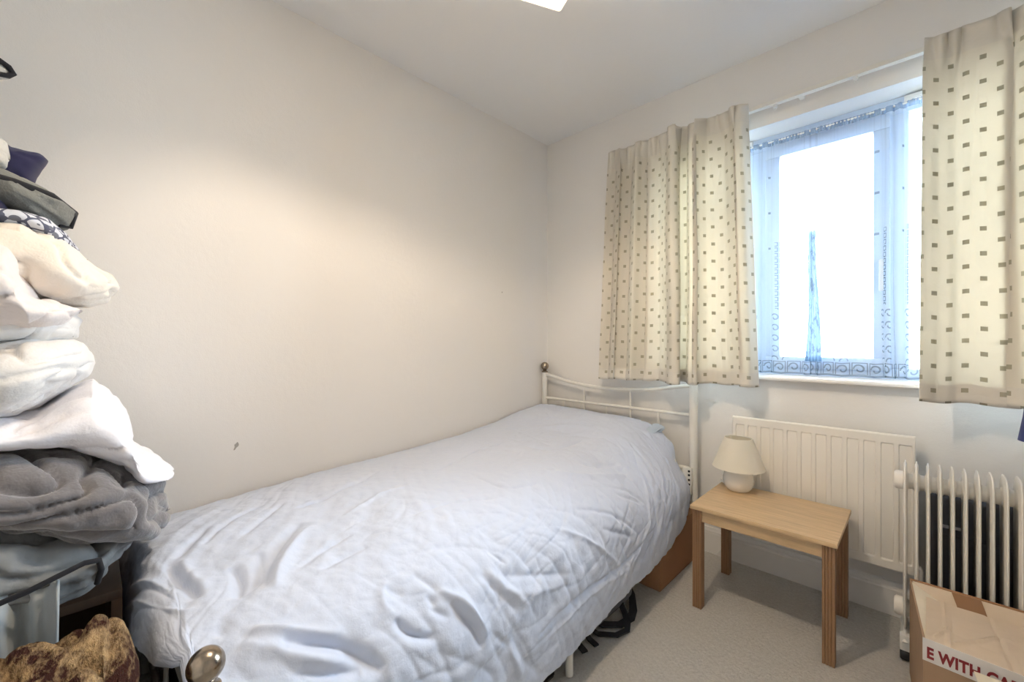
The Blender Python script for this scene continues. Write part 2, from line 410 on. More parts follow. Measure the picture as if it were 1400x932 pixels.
# ------------------------------------------------------------------ the room
RX, RY = 2.78, -2.85
WX0, WX1, WZ0, WZ1 = .75, 2.33, .885, 2.061
def struct(o, label=None): o['kind'] = 'structure'; return o
struct(MB().box(-.2, RX + .2, RY - .2, .28, -.15, 0).build('floor', M['carpet'], smooth=0))
struct(MB().box(-.2, RX + .2, RY - .2, .28, H, H + .15).build('ceiling', M['ceil'], smooth=0))
struct(MB().box(-.2, 0, RY - .2, .28, 0, H).build('wall_left', M['wall'], smooth=0))
struct(MB().box(RX, RX + .2, RY - .2, .28, 0, H).build('wall_right', M['wall'], smooth=0))
struct(MB().box(0, RX, RY - .2, RY, 0, H).build('wall_back', M['wall'], smooth=0))
w = MB(); w.box(0, WX0, 0, .28, 0, H); w.box(WX1, RX, 0, .28, 0, H); w.box(WX0, WX1, 0, .28, 0, WZ0); w.box(WX0, WX1, 0, .28, WZ1, H)
struct(w.build('wall_front', M['wall'], smooth=0))
# small knock in the plaster of the left wall
def skirt(name, horizontal, a, b, off, sign):
    prof = [(0, 0), (.015, 0), (.015, .098), (.0125, .104), (.0125, .110), (.009, .116), (.006, .125), (0, .128)]
    m = MB()
    if horizontal: m.prism([(off - sign * p[0], p[1]) for p in prof], 'x', a, b)
    else: m.prism([(off + sign * p[0], p[1]) for p in prof], 'y', a, b)
    return struct(m.build(name, M['gloss'], smooth=0))
skirt('baseboard_front', True, 0, RX, 0, 1)
skirt('baseboard_left', False, RY, -.016, 0, 1)
skirt('baseboard_right', False, RY, -.016, RX, -1)
skirt('baseboard_back', True, .016, RX - .016, RY, -1)

# ---- window
win = struct(empty('window_1', (1.54, .16, WZ0)))
O = local(win)
fr = MB()
y0, y1 = .130, .195
fr.box(WX0, WX1, y0, y1, 1.995, WZ1, .004); fr.box(WX0, WX1, y0, y1, WZ0, .95, .004)
fr.box(WX0, .815, y0, y1, .95, 1.995, .004); fr.box(2.265, WX1, y0, y1, .95, 1.995, .004)
fr.box(1.205, 1.285, y0, y1, .95, 1.995, .004); fr.box(1.725, 1.787, y0, y1, .95, 1.995, .004)
fr.build('frame', M['upvc_skytint'], win, off=O)
sa = MB(); ys = .118
sa.box(1.280, 1.730, ys, .150, 1.945, 2.003, .004); sa.box(1.280, 1.730, ys, .150, .938, .990, .004)
sa.box(1.280, 1.340, ys, .150, .990, 1.945, .004); sa.box(1.677, 1.730, ys, .150, .990, 1.945, .004)
sash = sa.build('sash', M['upvc_skytint'], win, off=O)
MB().box(1.695, 1.712, .098, .118, 1.38, 1.40, .003).box(1.696, 1.711, .092, .102, 1.27, 1.40, .004).build('handle', M['plastic'], sash, off=O)
for a, b, c, d in ((.815, 1.205, .95, 1.995), (1.34, 1.677, .99, 1.945), (1.787, 2.265, .95, 1.995)):
    MB().box(a - .01, b + .01, .160, .164, c - .01, d + .01).build('pane', M['glass'], win, off=O, smooth=0)
for a, b in ((.86, 1.226), (1.772, 2.20)):
    v = MB().box(a, b, .108, .130, 2.026, 2.052, .003); v.box(a + .01, b - .01, .104, .109, 2.033, 2.038, .001)
    v.build('trickle_vent', M['plastic'], win, off=O)
sill = MB(); prof = [(.130, .885), (-.040, .885), (-.048, .888), (-.050, .894), (-.048, .901), (-.042, .905), (.130, .905)]
sill.prism(prof, 'x', WX0 + .001, WX1 - .001)
sl = MB(); sl.prism([(-.0005, .885), (-.040, .885), (-.048, .888), (-.050, .894), (-.048, .901), (-.042, .905), (-.0005, .905)], 'x', .66, WX0 + .001)
sl.prism([(-.0005, .885), (-.040, .885), (-.048, .888), (-.050, .894), (-.048, .901), (-.042, .905), (-.0005, .905)], 'x', WX1 - .001, 2.42)
sill.v += []; sill.add(sl.v, sl.f); sill.build('window_sill', M['gloss'], win, off=O, smooth=50)

# ---- net curtain on a wire
def net():
    NX, NZ = 900, 46
    x = np.linspace(.80, 2.28, NX); a = np.linspace(0, 1, NZ)      # a: 0 bottom .. 1 top
    bunch = lambda c, w: np.exp(-((x - c) / w) ** 2)
    dens = 1 + 1.2 * bunch(1.25, .045) + 1.6 * bunch(1.475, .03) + 1.6 * bunch(1.745, .04) + 1.2 * bunch(2.1, .05) + .8 * bunch(.95, .06)
    ph = np.cumsum(dens) * (x[1] - x[0]); amp = .003 + .012 * bunch(1.25, .06) + .011 * bunch(1.475, .03) + .011 * bunch(1.745, .05) + .009 * bunch(2.1, .06) + .009 * bunch(.95, .07)
    G = np.zeros((NX, NZ, 3)); UV = np.zeros((NX, NZ, 2)); L = np.cumsum(dens) * (x[1] - x[0]) * 1.15
    ns = noise(np.stack([x * 9, x * 0 + 3.1, x * 0], -1))
    for j in range(NZ):
        k = a[j]
        big = amp * np.sin(ph * 95 + 2.5 * ns) * (1 - .45 * k) + .004 * np.sin(ph * 41 + 1.2 * k + ns * 3) * (1 - k)
        small = .0022 * np.sin(x * 520 + 3 * ns) * np.clip((k - .86) / .14, 0, 1)
        drift = .010 * (1 - k) * noise(np.stack([x * 6, np.full_like(x, k * 1.5), x * 0 + 9], -1))
        G[:, j, 0] = x + drift + amp * .5 * np.cos(ph * 95 + 2.5 * ns) * (1 - .5 * k); G[:, j, 1] = .085 + big + small
        zb = .909 + .004 * np.abs(np.sin(ph * 30)); G[:, j, 2] = zb + (2.018 - zb) * k
        UV[:, j, 0] = L; UV[:, j, 1] = (2.018 - .908) * k
    m = MB().grid(G); o = m.build('net_curtain', M['net'], uv=UV.reshape(-1, 2), smooth=180)
    tag(o, 'sheer white lace net curtain gathered on a wire across the window', 'net curtain'); return o
nc = net()
rod = MB().tube([(.79, .088, 2.012), (2.29, .088, 2.012)], .004, 10); rod.tube([(.79, .128, 2.012), (.79, .088, 2.012)], .003, 8); rod.tube([(2.29, .128, 2.012), (2.29, .088, 2.012)], .003, 8)
rod.build('wire', M['plastic'], nc)

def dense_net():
    t = NT('doubled net edge'); a = t.noise(60, 4, .7, stretch=(1, 1, .35)); c = t.mixc(t.math('GREATER_THAN', a, .57), (.115, .185, .275), (.05, .085, .13))  # white net as well, painted dark blue for its backlit look
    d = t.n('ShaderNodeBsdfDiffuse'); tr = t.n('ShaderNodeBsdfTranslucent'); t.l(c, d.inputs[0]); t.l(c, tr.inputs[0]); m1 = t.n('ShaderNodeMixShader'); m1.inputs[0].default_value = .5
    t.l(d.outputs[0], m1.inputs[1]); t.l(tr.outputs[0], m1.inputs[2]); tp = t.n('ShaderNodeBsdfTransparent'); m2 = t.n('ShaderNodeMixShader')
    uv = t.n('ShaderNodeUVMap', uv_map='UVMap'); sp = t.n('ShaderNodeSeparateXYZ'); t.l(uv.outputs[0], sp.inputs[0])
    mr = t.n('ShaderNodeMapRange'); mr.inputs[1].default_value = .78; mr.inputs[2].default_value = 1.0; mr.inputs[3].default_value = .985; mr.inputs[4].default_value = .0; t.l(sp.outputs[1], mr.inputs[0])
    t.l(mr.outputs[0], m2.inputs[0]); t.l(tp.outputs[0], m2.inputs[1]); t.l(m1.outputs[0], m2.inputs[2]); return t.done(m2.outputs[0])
v_ = np.linspace(0, 1, 60)[None]; u_ = np.linspace(-1, 1, 24)[:, None]; wd_ = .013 + .017 * (1 - v_) ** 2.2
GX = 1.478 + .004 * np.sin(v_ * 7) + u_ * wd_; GZ = .972 + .74 * v_ + 0 * u_; GY = .066 + .006 * np.sin(u_ * 8 + v_ * 2)
UVd = np.stack([u_ + 0 * v_, v_ + 0 * u_], -1).reshape(-1, 2)
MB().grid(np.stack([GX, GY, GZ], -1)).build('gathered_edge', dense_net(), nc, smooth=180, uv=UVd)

# ---- curtain track and the two curtains
tr_ = empty('curtain_rail', (1.5, -.03, 2.12)); tag(tr_, 'slim white curtain track fixed to the wall above the window', 'curtain rail'); O = local(tr_)
t = MB().box(.54, 2.68, -.052, -.038, 2.118, 2.143, .003); t.box(.54, 2.68, -.060, -.050, 2.120, 2.126, .001)
t.build('track', M['enamel'], tr_, off=O)
for x in (.58, 1.0, 1.45, 1.9, 2.35, 2.6): MB().box(x - .01, x + .01, -.040, 0, 2.122, 2.14, .002).build('bracket', M['enamel'], tr_, off=O)
for x in (1.357, 1.635):
    MB().box(x - .007, x + .007, -.056, -.044, 2.104, 2.119, .002).tube([(x + .005 * math.cos(q), -.05, 2.099 + .006 * math.sin(q)) for q in np.linspace(0, 2 * PI, 12, endpoint=False)], .0016, 6, True).build('glider', M['plastic'], tr_, off=O)

def curtain(name, xt0, xt1, xb0, xb1, zt, zb0, zb1, keys, seed, label, yt=-.085, yb=-.155, over=()):
    """keys: (fraction across, y offset of the fold) - deep hanging folds; top is shirred by heading tape"""
    NX, NZ = 420, 90
    a = np.linspace(0, 1, NX); G = np.zeros((NX, NZ, 3)); UV = np.zeros((NX, NZ, 2))
    kx = np.array([k[0] for k in keys]); ky = np.array([k[1] for k in keys]); 
    fine = np.interp(a, kx, ky)
    ker = np.hanning(15); ker /= ker.sum(); fine = np.convolve(np.pad(fine, 7, mode='edge'), ker, 'valid')
    nn = noise(np.stack([a * 11 + seed, a * 0, a * 0], -1)); ddx = a * 0; ddy = a * 0
    for a0, s0, A0, B0 in over:                        # cloth folded back on itself: three layers deep
        q = (a - a0) / s0; ddx = ddx - A0 * q * np.exp(-q * q) * 1.2; ddy = ddy + B0 * np.tanh(q * 1.6) * np.exp(-(q / 2.2) ** 2)
    for j in range(NZ):
        k = j / (NZ - 1)                               # 0 bottom, 1 top
        x = (xb0 + (xb1 - xb0) * a) * (1 - k) ** 1.0 + (xt0 + (xt1 - xt0) * a) * k
        dr = .016 * noise(np.stack([a * 5 + seed, np.full_like(a, k * 1.7), a * 0 + 4], -1)) * (1 - k) * np.sin(a * PI)
        hd = np.clip((k - .90) / .10, 0, 1)
        y = (yb * (1 - k) + yt * k) + ddy + fine * (1.25 + .15 * (1 - k)) * (1 - .55 * hd) + .004 * noise(np.stack([a * 26 + seed, np.full_like(a, k * 5), a * 0], -1))
        y += hd * .013 * np.sin(a * 2 * PI * 15 + nn * 5)
        z0 = zb0 + (zb1 - zb0) * a + .003 * np.sin(a * 40 + seed); zt_ = zt + .012 * nn + .006 * np.sin(a * 2 * PI * 15 + nn * 5)
        G[:, j, 0] = x + dr + ddx * (1 - .65 * hd) * (.8 + .35 * (1 - k)) + hd * .004 * np.cos(a * 2 * PI * 15 + nn * 5); G[:, j, 1] = np.minimum(y, -.062 if k > .25 else -.098); G[:, j, 2] = z0 + (zt_ - z0) * k
    seg = np.hypot(np.diff(G[:, 20, 0]), np.diff(G[:, 20, 1])); L = np.r_[0, np.cumsum(seg)]
    UV[:, :, 0] = L[:, None]; UV[:, :, 1] = (G[:, :, 2] - G[:, :1, 2]) 
    o = MB().grid(G).build(name, M['curtain'], uv=UV.reshape(-1, 2), smooth=180)
    sm = o.modifiers.new('thickness', 'SOLIDIFY'); sm.thickness = .0016; sm.offset = 0
    tag(o, label, 'curtain', 'patterned curtains at the window')
    # header tape and its hooks
    return o
kL = [(0, .0), (.06, .022), (.12, -.012), (.20, .018), (.27, -.028), (.315, .02), (.36, .035), (.42, .03), (.50, -.01), (.53, -.055), (.56, -.035), (.585, .03), (.62, .035), (.655, -.045), (.70, -.05), (.735, .03), (.78, .034), (.84, .03), (.90, .01), (.945, -.03), (.975, -.012), (1, .03)]
curtain('curtain', .525, 1.250, .505, 1.310, 2.155, .848, .862, kL, 3, 'cream curtain with small olive squares hanging left of the window', over=((.13, .022, .030, .018), (.335, .024, .036, -.020), (.575, .038, .078, .030), (.70, .022, .038, -.024), (.93, .018, .026, .016)))
kR = [(0, -.02), (.05, .0), (.12, .02), (.24, .025), (.30, .0), (.335, -.045), (.37, -.06), (.44, -.05), (.48, .02), (.55, .03), (.62, -.03), (.7, .02), (.78, -.03), (.86, .02), (.94, -.03), (1, .0)]
curtain('curtain', 1.825, 2.56, 1.815, 2.58, 2.150, .852, .850, kR, 8, 'cream curtain with small olive squares hanging right of the window', over=((.275, .032, .055, .028), (.50, .024, .040, -.020), (.72, .024, .034, .016), (.90, .02, .028, -.014)))

# ------------------------------------------------------------------ wall radiator
rad = empty('wall_radiator', (1.4975, -.05, 0)); tag(rad, 'cream white fluted panel radiator mounted on the wall under the window', 'radiator'); O = local(rad)
def radiator():
    x0, x1, z0, z1 = 1.189, 1.806, .200, .712; yf = -.080
    NX, NZ = 460, 150; xs = np.linspace(x0, x1, NX); zs = np.linspace(z0, z1, NZ)
    G = np.zeros((NX, NZ, 3)); cx = 1.2225 + .0506 * np.arange(12)
    d = np.abs(xs[:, None] - cx[None, :]).min(1); prof = 1 - np.clip((d - .0115) / .0075, 0, 1); prof = prof * prof * (3 - 2 * prof)
    zz = np.clip((zs - z0 - .035) / .012, 0, 1) * np.clip((z1 - .036 - zs) / .004, 0, 1)
    dep = prof[:, None] * zz[None, :] * .0150
    ex = np.minimum(xs - x0, x1 - xs)[:, None]; ez = np.minimum(zs - z0, z1 - zs)[None, :]
    e = np.minimum(ex, ez); rnd = .004 * (1 - np.sqrt(1 - (1 - np.clip(e / .004, 0, 1)) ** 2))
    G[..., 0] = xs[:, None]; G[..., 2] = zs[None, :]; G[..., 1] = yf + dep + rnd
    m = MB().grid(G); m.build('front_panel', M['enamel'], rad, off=O, smooth=60)
    MB().box(x0, x1, -.0755, -.066, z0, z1, .002).build('water_panel', M['enamel'], rad, off=O)
    c = MB(); pts = []
    for i in range(25):
        xx = x0 + .02 + i * .0237; yy = -.066 if i % 2 else -.038; pts.append((xx, yy))
    poly = pts + [(p[0], p[1] + .0012) for p in pts[::-1]]
    for i in range(len(pts) - 1):
        c.prism([pts[i], pts[i + 1], (pts[i + 1][0], pts[i + 1][1] + .0012), (pts[i][0], pts[i][1] + .0012)], 'z', z0 + .03, z1 - .04)
    c.build('convector_fins', M['enamel'], rad, off=O, smooth=0)
    for xx in (1.33, 1.66): MB().box(xx - .015, xx + .015, -.066, -.0002, .60, .66, .002).build('bracket', M['enamel'], rad, off=O)
    p = MB().tube([(1.172, -.06, .003), (1.172, -.06, .215), (1.176, -.06, .226), (1.192, -.06, .229)], .0075, 12); p.build('pipe', M['gloss'], rad, off=O)
    MB().lathe([(.011, 0), (.014, .004), (.014, .035), (.017, .037), (.017, .075), (.012, .082), (0, .083)], (1.172, -.06, .19), 20).build('valve', M['plastic'], rad, off=O)
    MB().tube([(1.822, -.06, .003), (1.822, -.06, .22), (1.818, -.06, .229), (1.803, -.06, .229)], .0075, 12).build('pipe', M['gloss'], rad, off=O)
radiator()

# ------------------------------------------------------------------ oak side table
tb = empty('side_table', (1.393, -.314, 0)); tag(tb, 'small light oak side table with reeded square legs in front of the radiator', 'table'); O = local(tb)
X0, X1, Y0, Y1, TZ = 1.158, 1.6275, -.507, -.120, .4076
MB().box(X0, X1, Y0, Y1, TZ - .016, TZ, .003).build('table_top', M['oak'], tb, off=O)
def leg(xa, ya, fx, fy):
    """square leg, reeds on the two outer faces"""
    w = .034; n = 4; g = .0022; poly = []
    def side(p, q):                                          # points from p to q with n-1 grooves cut inward
        P = Vector(p); Q = Vector(q); d = (Q - P); nrm = Vector((-d.y, d.x)).normalized(); out = [P]
        for i in range(1, n):
            c = P + d * (i / n); u = d.normalized() * .0022
            out += [c - u, c + nrm * g, c + u]
        return out
    a, b, c, d = (xa, ya), (xa + w, ya), (xa + w, ya + w), (xa, ya + w)
    poly = side(a, b) + side(b, c) + side(c, d) + side(d, a)
    m = MB(); m.prism([(p.x, p.y) for p in poly], 'z', 0, TZ - .016); m.build('leg', M['oakleg_shaded'], tb, off=O, smooth=0)
i_ = .008
for xa in (X0 + i_, X1 - i_ - .034):
    for ya in (Y0 + i_, Y1 - i_ - .034): leg(xa, ya, 0, 0)
for (a, b, c, d) in ((X0 + .042, X1 - .042, Y0 + .014, Y0 + .030), (X0 + .042, X1 - .042, Y1 - .030, Y1 - .014)):
    MB().box(a, b, c, d, TZ - .062, TZ - .016, .001).build('apron', M['oak'], tb, off=O)
for (a, b) in ((X0 + .014, X0 + .030), (X1 - .030, X1 - .014)):
    MB().box(a, b, Y0 + .042, Y1 - .042, TZ - .062, TZ - .016, .001).build('apron', M['oak'], tb, off=O)

# ------------------------------------------------------------------ table lamp
LX, LY = 1.247, -.192
lp = empty('table_lamp', (LX, LY, TZ)); tag(lp, 'small cream table lamp with round ceramic base and cone shade', 'lamp'); O = local(lp)
MB().lathe([(.0, 0), (.040, 0), (.044, .002), (.054, .016), (.0605, .036), (.061, .052), (.057, .070), (.047, .086), (.032, .096), (.018, .101), (.012, .106), (.012, .112), (0, .112)], (LX, LY, TZ + .0005), 48).build('lamp_base', M['ceramic'], lp, off=O, smooth=60)
sh = MB(); R0, R1, Z0, Z1 = .104, .0545, .508, .638
sh.lathe([(R0, 0), (R1, Z1 - Z0), (R1 - .0015, Z1 - Z0), (R0 - .0015, 0), (R0, 0)], (LX, LY, Z0), 64, cap=False); sh.build('lamp_shade', M['shade'], lp, off=O, smooth=60)
sp = MB()
for k in range(3):
    a = k * 2 * PI / 3 + .4; sp.tube([(LX + .014 * math.cos(a), LY + .014 * math.sin(a), .585), (LX + (R1 - .002) * math.cos(a), LY + (R1 - .002) * math.sin(a), .6345)], .0012, 6)
sp.tube([(LX + (R1 - .003) * math.cos(q), LY + (R1 - .003) * math.sin(q), .635) for q in np.linspace(0, 2 * PI, 40, endpoint=False)], .0014, 6, True)
sp.tube([(LX + .014 * math.cos(q), LY + .014 * math.sin(q), .585) for q in np.linspace(0, 2 * PI, 20, endpoint=False)], .0014, 6, True)
sp.build('shade_carrier', M['plastic'], lp, off=O)
MB().lathe([(.013, 0), (.013, .055), (0, .055)], (LX, LY, .519), 20).lathe([(.012, 0), (.02, .02), (.022, .035), (.012, .055), (0, .058)], (LX, LY, .568), 20).build('bulb', M['plastic'], lp, off=O)
MB().tube([(LX - .04, LY + .004, TZ + .0035), (1.20, -.165, TZ + .0035), (1.165, -.14, TZ + .0045), (1.150, -.112, TZ + .004), (1.147, -.095, TZ - .02), (1.148, -.075, .25), (1.145, -.045, .14), (1.13, -.030, .05), (1.10, -.026, .012), (1.02, -.024, .008), (.9, -.024, .006)], .0025, 8).build('cord', M['plastic'], lp, off=O)

# ------------------------------------------------------------------ oil filled heater
oh = empty('oil_heater', (1.95, -.23, 0)); tag(oh, 'white oil filled column heater with thin upright fins on the carpet', 'heater'); O = local(oh)
def fin_mesh(x):
    yc, zc, hw, hh, r = -.232, .370, .068, .280, .048; NP = 18; pts = []
    for (cx, cz, a0) in ((hw - r, hh - r, 0), (-hw + r, hh - r, PI / 2), (-hw + r, -hh + r, PI), (hw - r, -hh + r, 1.5 * PI)):
        for k in range(NP + 1):
            a = a0 + PI / 2 * k / NP; pts.append((cx + r * math.cos(a), cz + r * math.sin(a)))
    m = MB(); t = .0018
    rings = []
    for (sc_, dx) in ((1, 0), (.995, t), (.90, t * 1.2), (.86, .0045), (.55, .005), (0.02, .005)):
        rings.append([(x + dx, yc + p[0] * (1 - (1 - sc_) * (1 if abs(p[0]) > 0 else 1)), zc + p[1] - math.copysign(min(abs(p[1]), (1 - sc_) * hw * 1.0), p[1])) for p in pts])
    for (sc_, dx) in ((.995, -t), (.90, -t * 1.2), (.86, -.0045), (.55, -.005), (0.02, -.005)):
        rings.insert(0, [(x + dx, yc + p[0] * sc_, zc + p[1] - math.copysign(min(abs(p[1]), (1 - sc_) * hw), p[1])) for p in pts]) if False else None
    front = rings; back = [[(2 * x - q[0], q[1], q[2]) for q in rg] for rg in rings[1:]]
    allr = back[::-1] + front; n = len(pts); V = [q for rg in allr for q in rg]; F = []
    for i in range(len(allr) - 1):
        for k in range(n): F.append((i * n + k, i * n + (k + 1) % n, (i + 1) * n + (k + 1) % n, (i + 1) * n + k))
    m.add(V, F); return m
NF = 17
for i in range(NF): fin_mesh(1.781 + .0275 * i).build('fin', M['enamel'], oh, off=O, smooth=50)
xe = 1.781 + .0275 * (NF - 1)
for zc in (.585, .150):
    m = MB(); prof = [(0, -.028), (.026, -.028), (.031, -.022), (.031, -.004)]
    for i in range(NF - 1):
        b = .0275 * i; prof += [(.033, b), (.033, b + .003), (.025, b + .009), (.025, b + .0185), (.033, b + .0245)]
    b = .0275 * (NF - 1); prof += [(.033, b), (.031, b + .01), (.026, b + .02), (0, b + .02)]
    m.lathe(prof, (1.781, -.232, zc), 32, 'x'); m.build('oil_tube', M['enamel'], oh, off=O, smooth=50)
for xx in (1.782, xe - .02):
    f = MB().tube([(xx, -.30, .062), (xx, -.285, .078), (xx, -.232, .085), (xx, -.18, .078), (xx, -.165, .062)], .008, 10)
    for yy in (-.285, -.178): f.box(xx - .014, xx + .014, yy - .014, yy + .014, .034, .085, .004)
    f.build('foot_bracket', M['plastic'], oh, off=O)
    for yy in (-.285, -.178): MB().lathe([(0, -.013), (.016, -.013), (.019, -.009), (.019, .009), (.016, .013), (0, .013)], (xx, yy, .019), 24, 'x').build('castor', M['black'], oh, off=O)
MB().box(xe + .012, xe + .085, -.31, -.155, .085, .66, .02, 3).build('control_housing', M['plastic'], oh, off=O)

# dark case standing between the heater and the wall
sc_ = empty('suitcase', (2.02, -.085, 0)); tag(sc_, 'dark navy soft suitcase standing against the wall behind the oil heater', 'suitcase'); O = local(sc_)
MB().box(1.835, 2.33, -.138, -.022, .012, .535, .022, 4).build('shell', M['suitcase'], sc_, off=O)
MB().box(1.860, 2.305, -.146, -.136, .05, .40, .008, 2).build('front_pocket', M['suitcase'], sc_, off=O)
MB().tube([(2.03, -.08, .533), (2.035, -.08, .550), (2.12, -.08, .553), (2.125, -.08, .533)], .007, 8).build('handle', M['black'], sc_, off=O)
for xx in (1.88, 2.28): MB().lathe([(0, -.012), (.012, -.012), (.012, .012), (0, .012)], (xx, -.09, .012), 16, 'x').build('wheel', M['black'], sc_, off=O)
MB().box(1.862, 1.915, -.149, -.1455, .425, .436, .002, 1).build('reflective_badge', simple('pale badge', (.7, .72, .75), .3), sc_, off=O)

# ------------------------------------------------------------------ cardboard box with tape
def rotz(c, a): return Matrix.Translation(Vector((c[0], c[1], 0))) @ Matrix.Rotation(a, 4, 'Z') @ Matrix.Translation(Vector((-c[0], -c[1], 0)))
cb = empty('cardboard_box', (1.80, -.70, 0)); O = local(cb)
tag(cb, 'open brown cardboard box with red lettered tape in front of the oil heater', 'box')
A = Vector((1.793, -.352)); B = Vector((1.822, -.697)); Cc = Vector((2.27, -.735)); Dd = Vector((2.25, -.352)); BT = .300; th = .004
def wallq(m, p, q, z0, z1, th=.004):
    d = (q - p).normalized(); n = Vector((-d.y, d.x)) * th
    m.add([(p.x, p.y, z0), (q.x, q.y, z0), (q.x + n.x, q.y + n.y, z0), (p.x + n.x, p.y + n.y, z0), (p.x, p.y, z1), (q.x, q.y, z1), (q.x + n.x, q.y + n.y, z1), (p.x + n.x, p.y + n.y, z1)],
          [(0, 1, 2, 3), (4, 5, 6, 7), (0, 1, 5, 4), (1, 2, 6, 5), (2, 3, 7, 6), (3, 0, 4, 7)])
m = MB(); wallq(m, B, Cc, .002, BT); wallq(m, Cc, Dd, .002, BT); wallq(m, Dd, A, .002, BT); wallq(m, A, B, .002, BT)
m.add([(A.x, A.y, .002), (B.x, B.y, .002), (Cc.x, Cc.y, .002), (Dd.x, Dd.y, .002), (A.x, A.y, .006), (B.x, B.y, .006), (Cc.x, Cc.y, .006), (Dd.x, Dd.y, .006)], [(0, 1, 2, 3), (4, 5, 6, 7), (0, 1, 5, 4), (1, 2, 6, 5), (2, 3, 7, 6), (3, 0, 4, 7)])
m.build('carton', M['card'], cb, off=O, smooth=0)
def flap(name, P, mat, th=.0035, bend=.006, wr=.004, seed=0, parent=cb, nu=26, nv=16, crease=False):
    """corrugated flap between four 3-D corners P00,P10,P11,P01, a little bowed, with thickness"""
    u = np.linspace(0, 1, nu)[:, None, None]; v = np.linspace(0, 1, nv)[None, :, None]; Q = [np.array(p, float) for p in P]
    G = (1 - u) * (1 - v) * Q[0] + u * (1 - v) * Q[1] + u * v * Q[2] + (1 - u) * v * Q[3]
    n = np.cross(Q[1] - Q[0], Q[3] - Q[0]); n /= np.linalg.norm(n)
    G = G + n * (bend * np.sin(PI * u) * v + wr * noise(np.concatenate([u * 4 + v * 0, v * 3 + u * 0, u * 0 + v * 0 + seed], -1))[..., None] * v)
    if crease:
        U, V = u[..., 0] + 0 * v[..., 0], v[..., 0] + 0 * u[..., 0]; c = 0
        for (au, av, bu, bv, h_) in ((.09, 1, .10, .02, .0028), (.30, 1, .33, .02, -.0022), (.52, 1, .56, 0, .0015), (.03, .10, .10, .40, .003), (.10, .08, .30, .55, .0035), (.30, .55, .36, .60, .002)):
            d_ = np.array([bu - au, bv - av]) * [.45, .27]; q_ = np.stack([(U - au) * .45, (V - av) * .27], -1); hh = np.clip((q_ * d_).sum(-1) / (d_ @ d_), 0, 1); r_ = np.linalg.norm(q_ - hh[..., None] * d_, axis=-1)
            c = c + 1.5 * h_ * np.exp(-(r_ / .0045) ** 2)
        G = G + n * c[..., None]
    G2 = G - n * th; m = MB(); m.grid(G); k = nu * nv; m.grid(G2)
    e = [i * nv for i in range(nu)] + [(nu - 1) * nv + j for j in range(1, nv)] + [i * nv + nv - 1 for i in range(nu - 2, -1, -1)] + [j for j in range(nv - 2, 0, -1)]
    m.f += [(e[i], e[(i + 1) % len(e)], e[(i + 1) % len(e)] + k, e[i] + k) for i in range(len(e))]
    return m.build(name, mat, parent, off=O, smooth=30)
# side flap folded in, then the front flap over it
flap('side_flap', [(A.x + .004, A.y - .01, BT - .002), (B.x + .004, B.y + .004, BT - .002), (B.x + .12, B.y + .02, BT - .055), (A.x + .13, A.y - .012, BT - .055)], M['cardcream'], seed=1)
flap('front_flap', [(B.x + .004, B.y + .002, BT + .001), (Cc.x, Cc.y + .002, BT + .001), (Cc.x - .03, Cc.y + .300, BT - .006), (B.x + .008, B.y + .272, BT - .008)], M['cardlight'], bend=-.003, wr=.006, seed=5, nu=90, nv=60, crease=True)
flap('back_flap', [(Dd.x, Dd.y - .004, BT - .001), (A.x + .006, A.y - .004, BT - .001), (A.x + .05, A.y - .075, BT - .050), (Dd.x, Dd.y - .080, BT - .050)], M['cardlight'], bend=0, wr=.002, seed=9)
MB().box(1.90, 1.955, -.424, -.346, 0, .0008, M=Matrix.Translation(Vector((0, 0, 0)))).build('x', M['card']) if False else None
tpx = MB(); tpx.add([(1.885, A.y - .0085, BT + .0006), (1.945, A.y - .008, BT + .0006), (1.962, A.y - .078, BT - .0485), (1.905, A.y - .078, BT - .0485), (1.885, A.y + .0016, BT + .0012), (1.945, A.y + .0016, BT + .0012), (1.945, A.y + .0016, BT - .06), (1.885, A.y + .0016, BT - .06)],
        [(0, 1, 2, 3), (0, 4, 5, 1), (4, 7, 6, 5)]); tpx.build('parcel_tape', M['browntape'], cb, off=O, smooth=0)
rim = MB(); d = (Dd - A).normalized(); rim.box(0, (Dd - A).length, -.004, .0055, BT - .012, BT + .002, .001, 1, Matrix.Translation(Vector((A.x, A.y, 0))) @ Matrix.Rotation(math.atan2(d.y, d.x), 4, 'Z')); rim.build('back_rim', M['carddark'], cb, off=O)
# printed tape along the front top edge
d = (Cc - B).normalized(); ang = math.atan2(d.y, d.x); MT = Matrix.Translation(Vector((B.x, B.y, 0))) @ Matrix.Rotation(ang, 4, 'Z')
tp = MB().box(-.0012, .40, -.0012, .0002, BT - .052, BT + .0045, 0, 1, MT).build('printed_tape', M['whitetape'], cb, off=O, smooth=0)
cu = bpy.data.curves.new('lettering', 'FONT'); cu.body = 'E WITH CARE'; cu.size = .038; cu.extrude = .0002; cu.offset = .0016; cu.space_character = 1.06
tmp = bpy.data.objects.new('tmp_text', cu); COL.objects.link(tmp); bpy.context.view_layer.update()
me = bpy.data.meshes.new_from_object(tmp.evaluated_get(bpy.context.evaluated_depsgraph_get())); bpy.data.objects.remove(tmp)
me.transform(Matrix.Translation(Vector((-O[0], -O[1], -O[2]))) @ MT @ Matrix.Translation(Vector((.006, -.0016, BT - .042))) @ Matrix.Rotation(PI / 2, 4, 'X') @ Matrix.Scale(.68, 4, Vector((1, 0, 0))))
me.materials.clear(); me.materials.append(M['red']); lo = bpy.data.objects.new('lettering', me); link(lo, tp)
